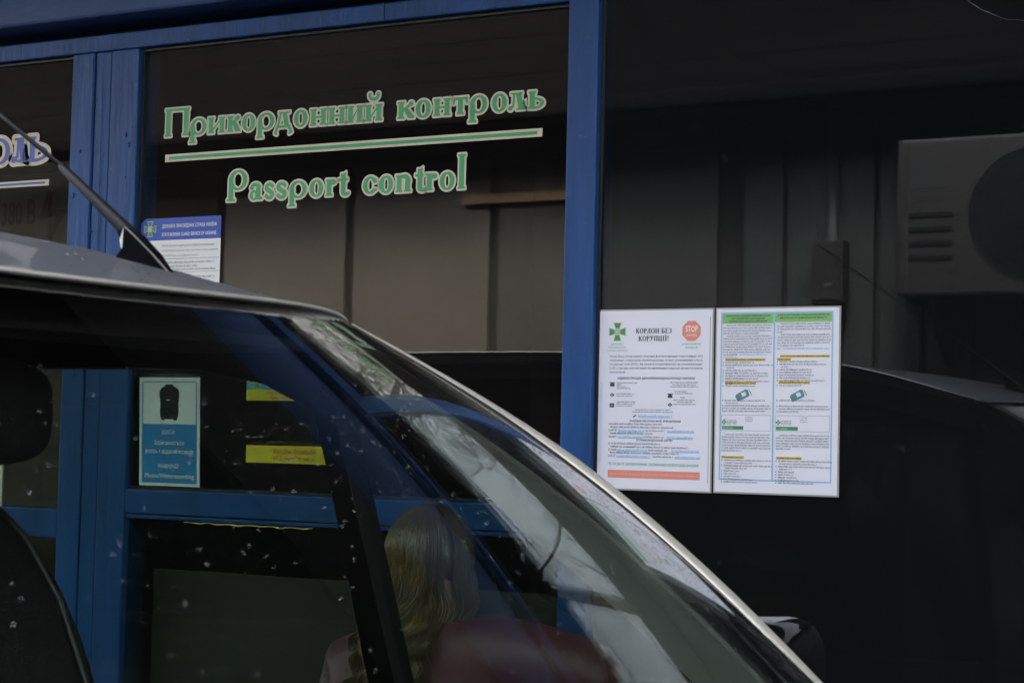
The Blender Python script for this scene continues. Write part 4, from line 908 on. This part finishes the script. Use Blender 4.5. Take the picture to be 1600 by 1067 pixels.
# canopy over the lane, carried by posts
can = thing('lane_canopy', 'dark sheet metal canopy over the lane above the booth', 'canopy', (-2, 0, 0))
def kp(name, mat, *c, bevel=0):
    o = bx(name, mat, None, *c, bevel=bevel); o.parent = can; o.matrix_parent_inverse = Matrix.Translation((2, 0, 0)); return o
CE = -2.5
kp('roof_sheet', CANOPY, -18, CE, 3.58, 10, 4, 3.7)
kp('edge_beam', CANOPY, -18, CE-.06, 3.5, 10, CE-.001, 3.78)
for x in range(-17, 10, 2): kp('rafter', CANOPY, x, CE+.01, 3.44, x+.08, 3.9, 3.579)
for x in (-12, 6):
    for y in (3.0,): kp('canopy_post', CANOPY, x, y, .14, x+.16, y+.16, 3.44)
kp('rear_screen', CANOPY, -18, 3.7, .14, 10, 3.76, 3.43)

# ------------------------------------------------------------------ trees, pole and cables behind the clad building
def make_tree(seed, H, leaves, label, loc):
    rnd = random.Random(seed); th = thing('tree', label, 'tree', loc, 'trees behind the clad building'); tr = MB(); tw = MB(); lf = MB()
    def grow(p, d, L_, r, lev):
        n_ = 5; pts = [p]; q = p
        for i in range(n_):
            d = (d + Vector((rnd.uniform(-1, 1), rnd.uniform(-1, 1), rnd.uniform(-.4, .7)))*.16*(1+.4*lev)).normalized(); q = q+d*L_/n_; pts.append(q)
        (tr if lev < 2 else tw).tube(pts, [r*(1-.55*i/n_) for i in range(n_+1)], (8, 6, 4, 3, 3)[lev], False)
        if lev == 4 or (lev == 3 and leaves):
            for _ in range(leaves*2 if lev == 4 else leaves):
                c = pts[rnd.randint(2, n_)]+Vector((rnd.uniform(-.1, .1), rnd.uniform(-.1, .1), rnd.uniform(-.1, .1))); a = Vector((rnd.uniform(-1, 1), rnd.uniform(-1, 1), rnd.uniform(-1, 1))).normalized()*.055; b = a.orthogonal().normalized()*.03
                lf.add([c-a, c+b, c+a, c-b], [(0, 1, 2, 3)])
        if lev < 4:
            for i in range((7, 6, 5, 4)[lev]):
                k_ = rnd.randint(1 if lev else 2, n_); s_ = Vector((rnd.uniform(-1, 1), rnd.uniform(-1, 1), rnd.uniform(-.1, .9))).normalized()
                grow(pts[k_], (d*.5+s_).normalized(), L_*rnd.uniform(.42, .68), max(.008, r*(1-.55*k_/n_)*.6), lev+1)
    grow(Vector((0, 0, -.1)), Vector((0, 0, 1)), H*.5, H*.017, 0)
    tr.build('trunk', BARK, th, smooth=True); c = tw.build('crown', BARK, th)
    if lf.v: o = lf.build('leaves', LEAF, c); o['kind'] = 'stuff'
    return th
make_tree(3, 13, 0, 'tall bare tree behind the clad building, farthest from the pole', (-11.6, -15.5, 0))
make_tree(8, 12.5, 1, 'thinly leaved tree behind the clad building, between two taller bare ones', (-9.0, -14.2, 0))
make_tree(21, 12, 0, 'bare tree behind the clad building, next to the thinly leaved one', (-7.2, -15.2, 0))
make_tree(15, 9, 0, 'low bare tree behind the clad building, nearest the utility pole', (-5.6, -14.5, 0))
make_tree(52, 10.5, 0, 'slender bare tree behind the clad building, behind the low bare one', (-6.6, -17, 0))
make_tree(40, 12.5, 0, 'wide bare tree behind the clad building, behind the two tallest', (-10.4, -17.5, 0))
pole = thing('utility_pole', 'dark utility pole with a crossarm standing behind the clad building', 'pole', (-3.05, -12.9, 0))
MB().tube([(0, 0, 0), (0, 0, 10.6)], [.19, .14], 12).build('shaft', BARK, pole, smooth=True)
MB().box(-.9, -.05, 9.4, .9, .05, 9.54).build('crossarm', BARK, pole)
for lb, A, B, sag in (('thin black cable slung from the crossarm over the clad building', (-20, -12.75, 8.0), (12, -12.75, 7.6), .25),
                      ('thin black cable drooping from the pole down to the clad building', (-3.05, -12.75, 8.6), (-4.6, -10.5, 5.1), .4)):
    A, B = Vector(A), Vector(B)
    tag(MB().tube([A.lerp(B, k_/24)-Vector((0, 0, sag*4*(k_/24)*(1-k_/24))) for k_ in range(25)], .022, 6, False).build('overhead_cable', BLACK, None), lb, 'cable')
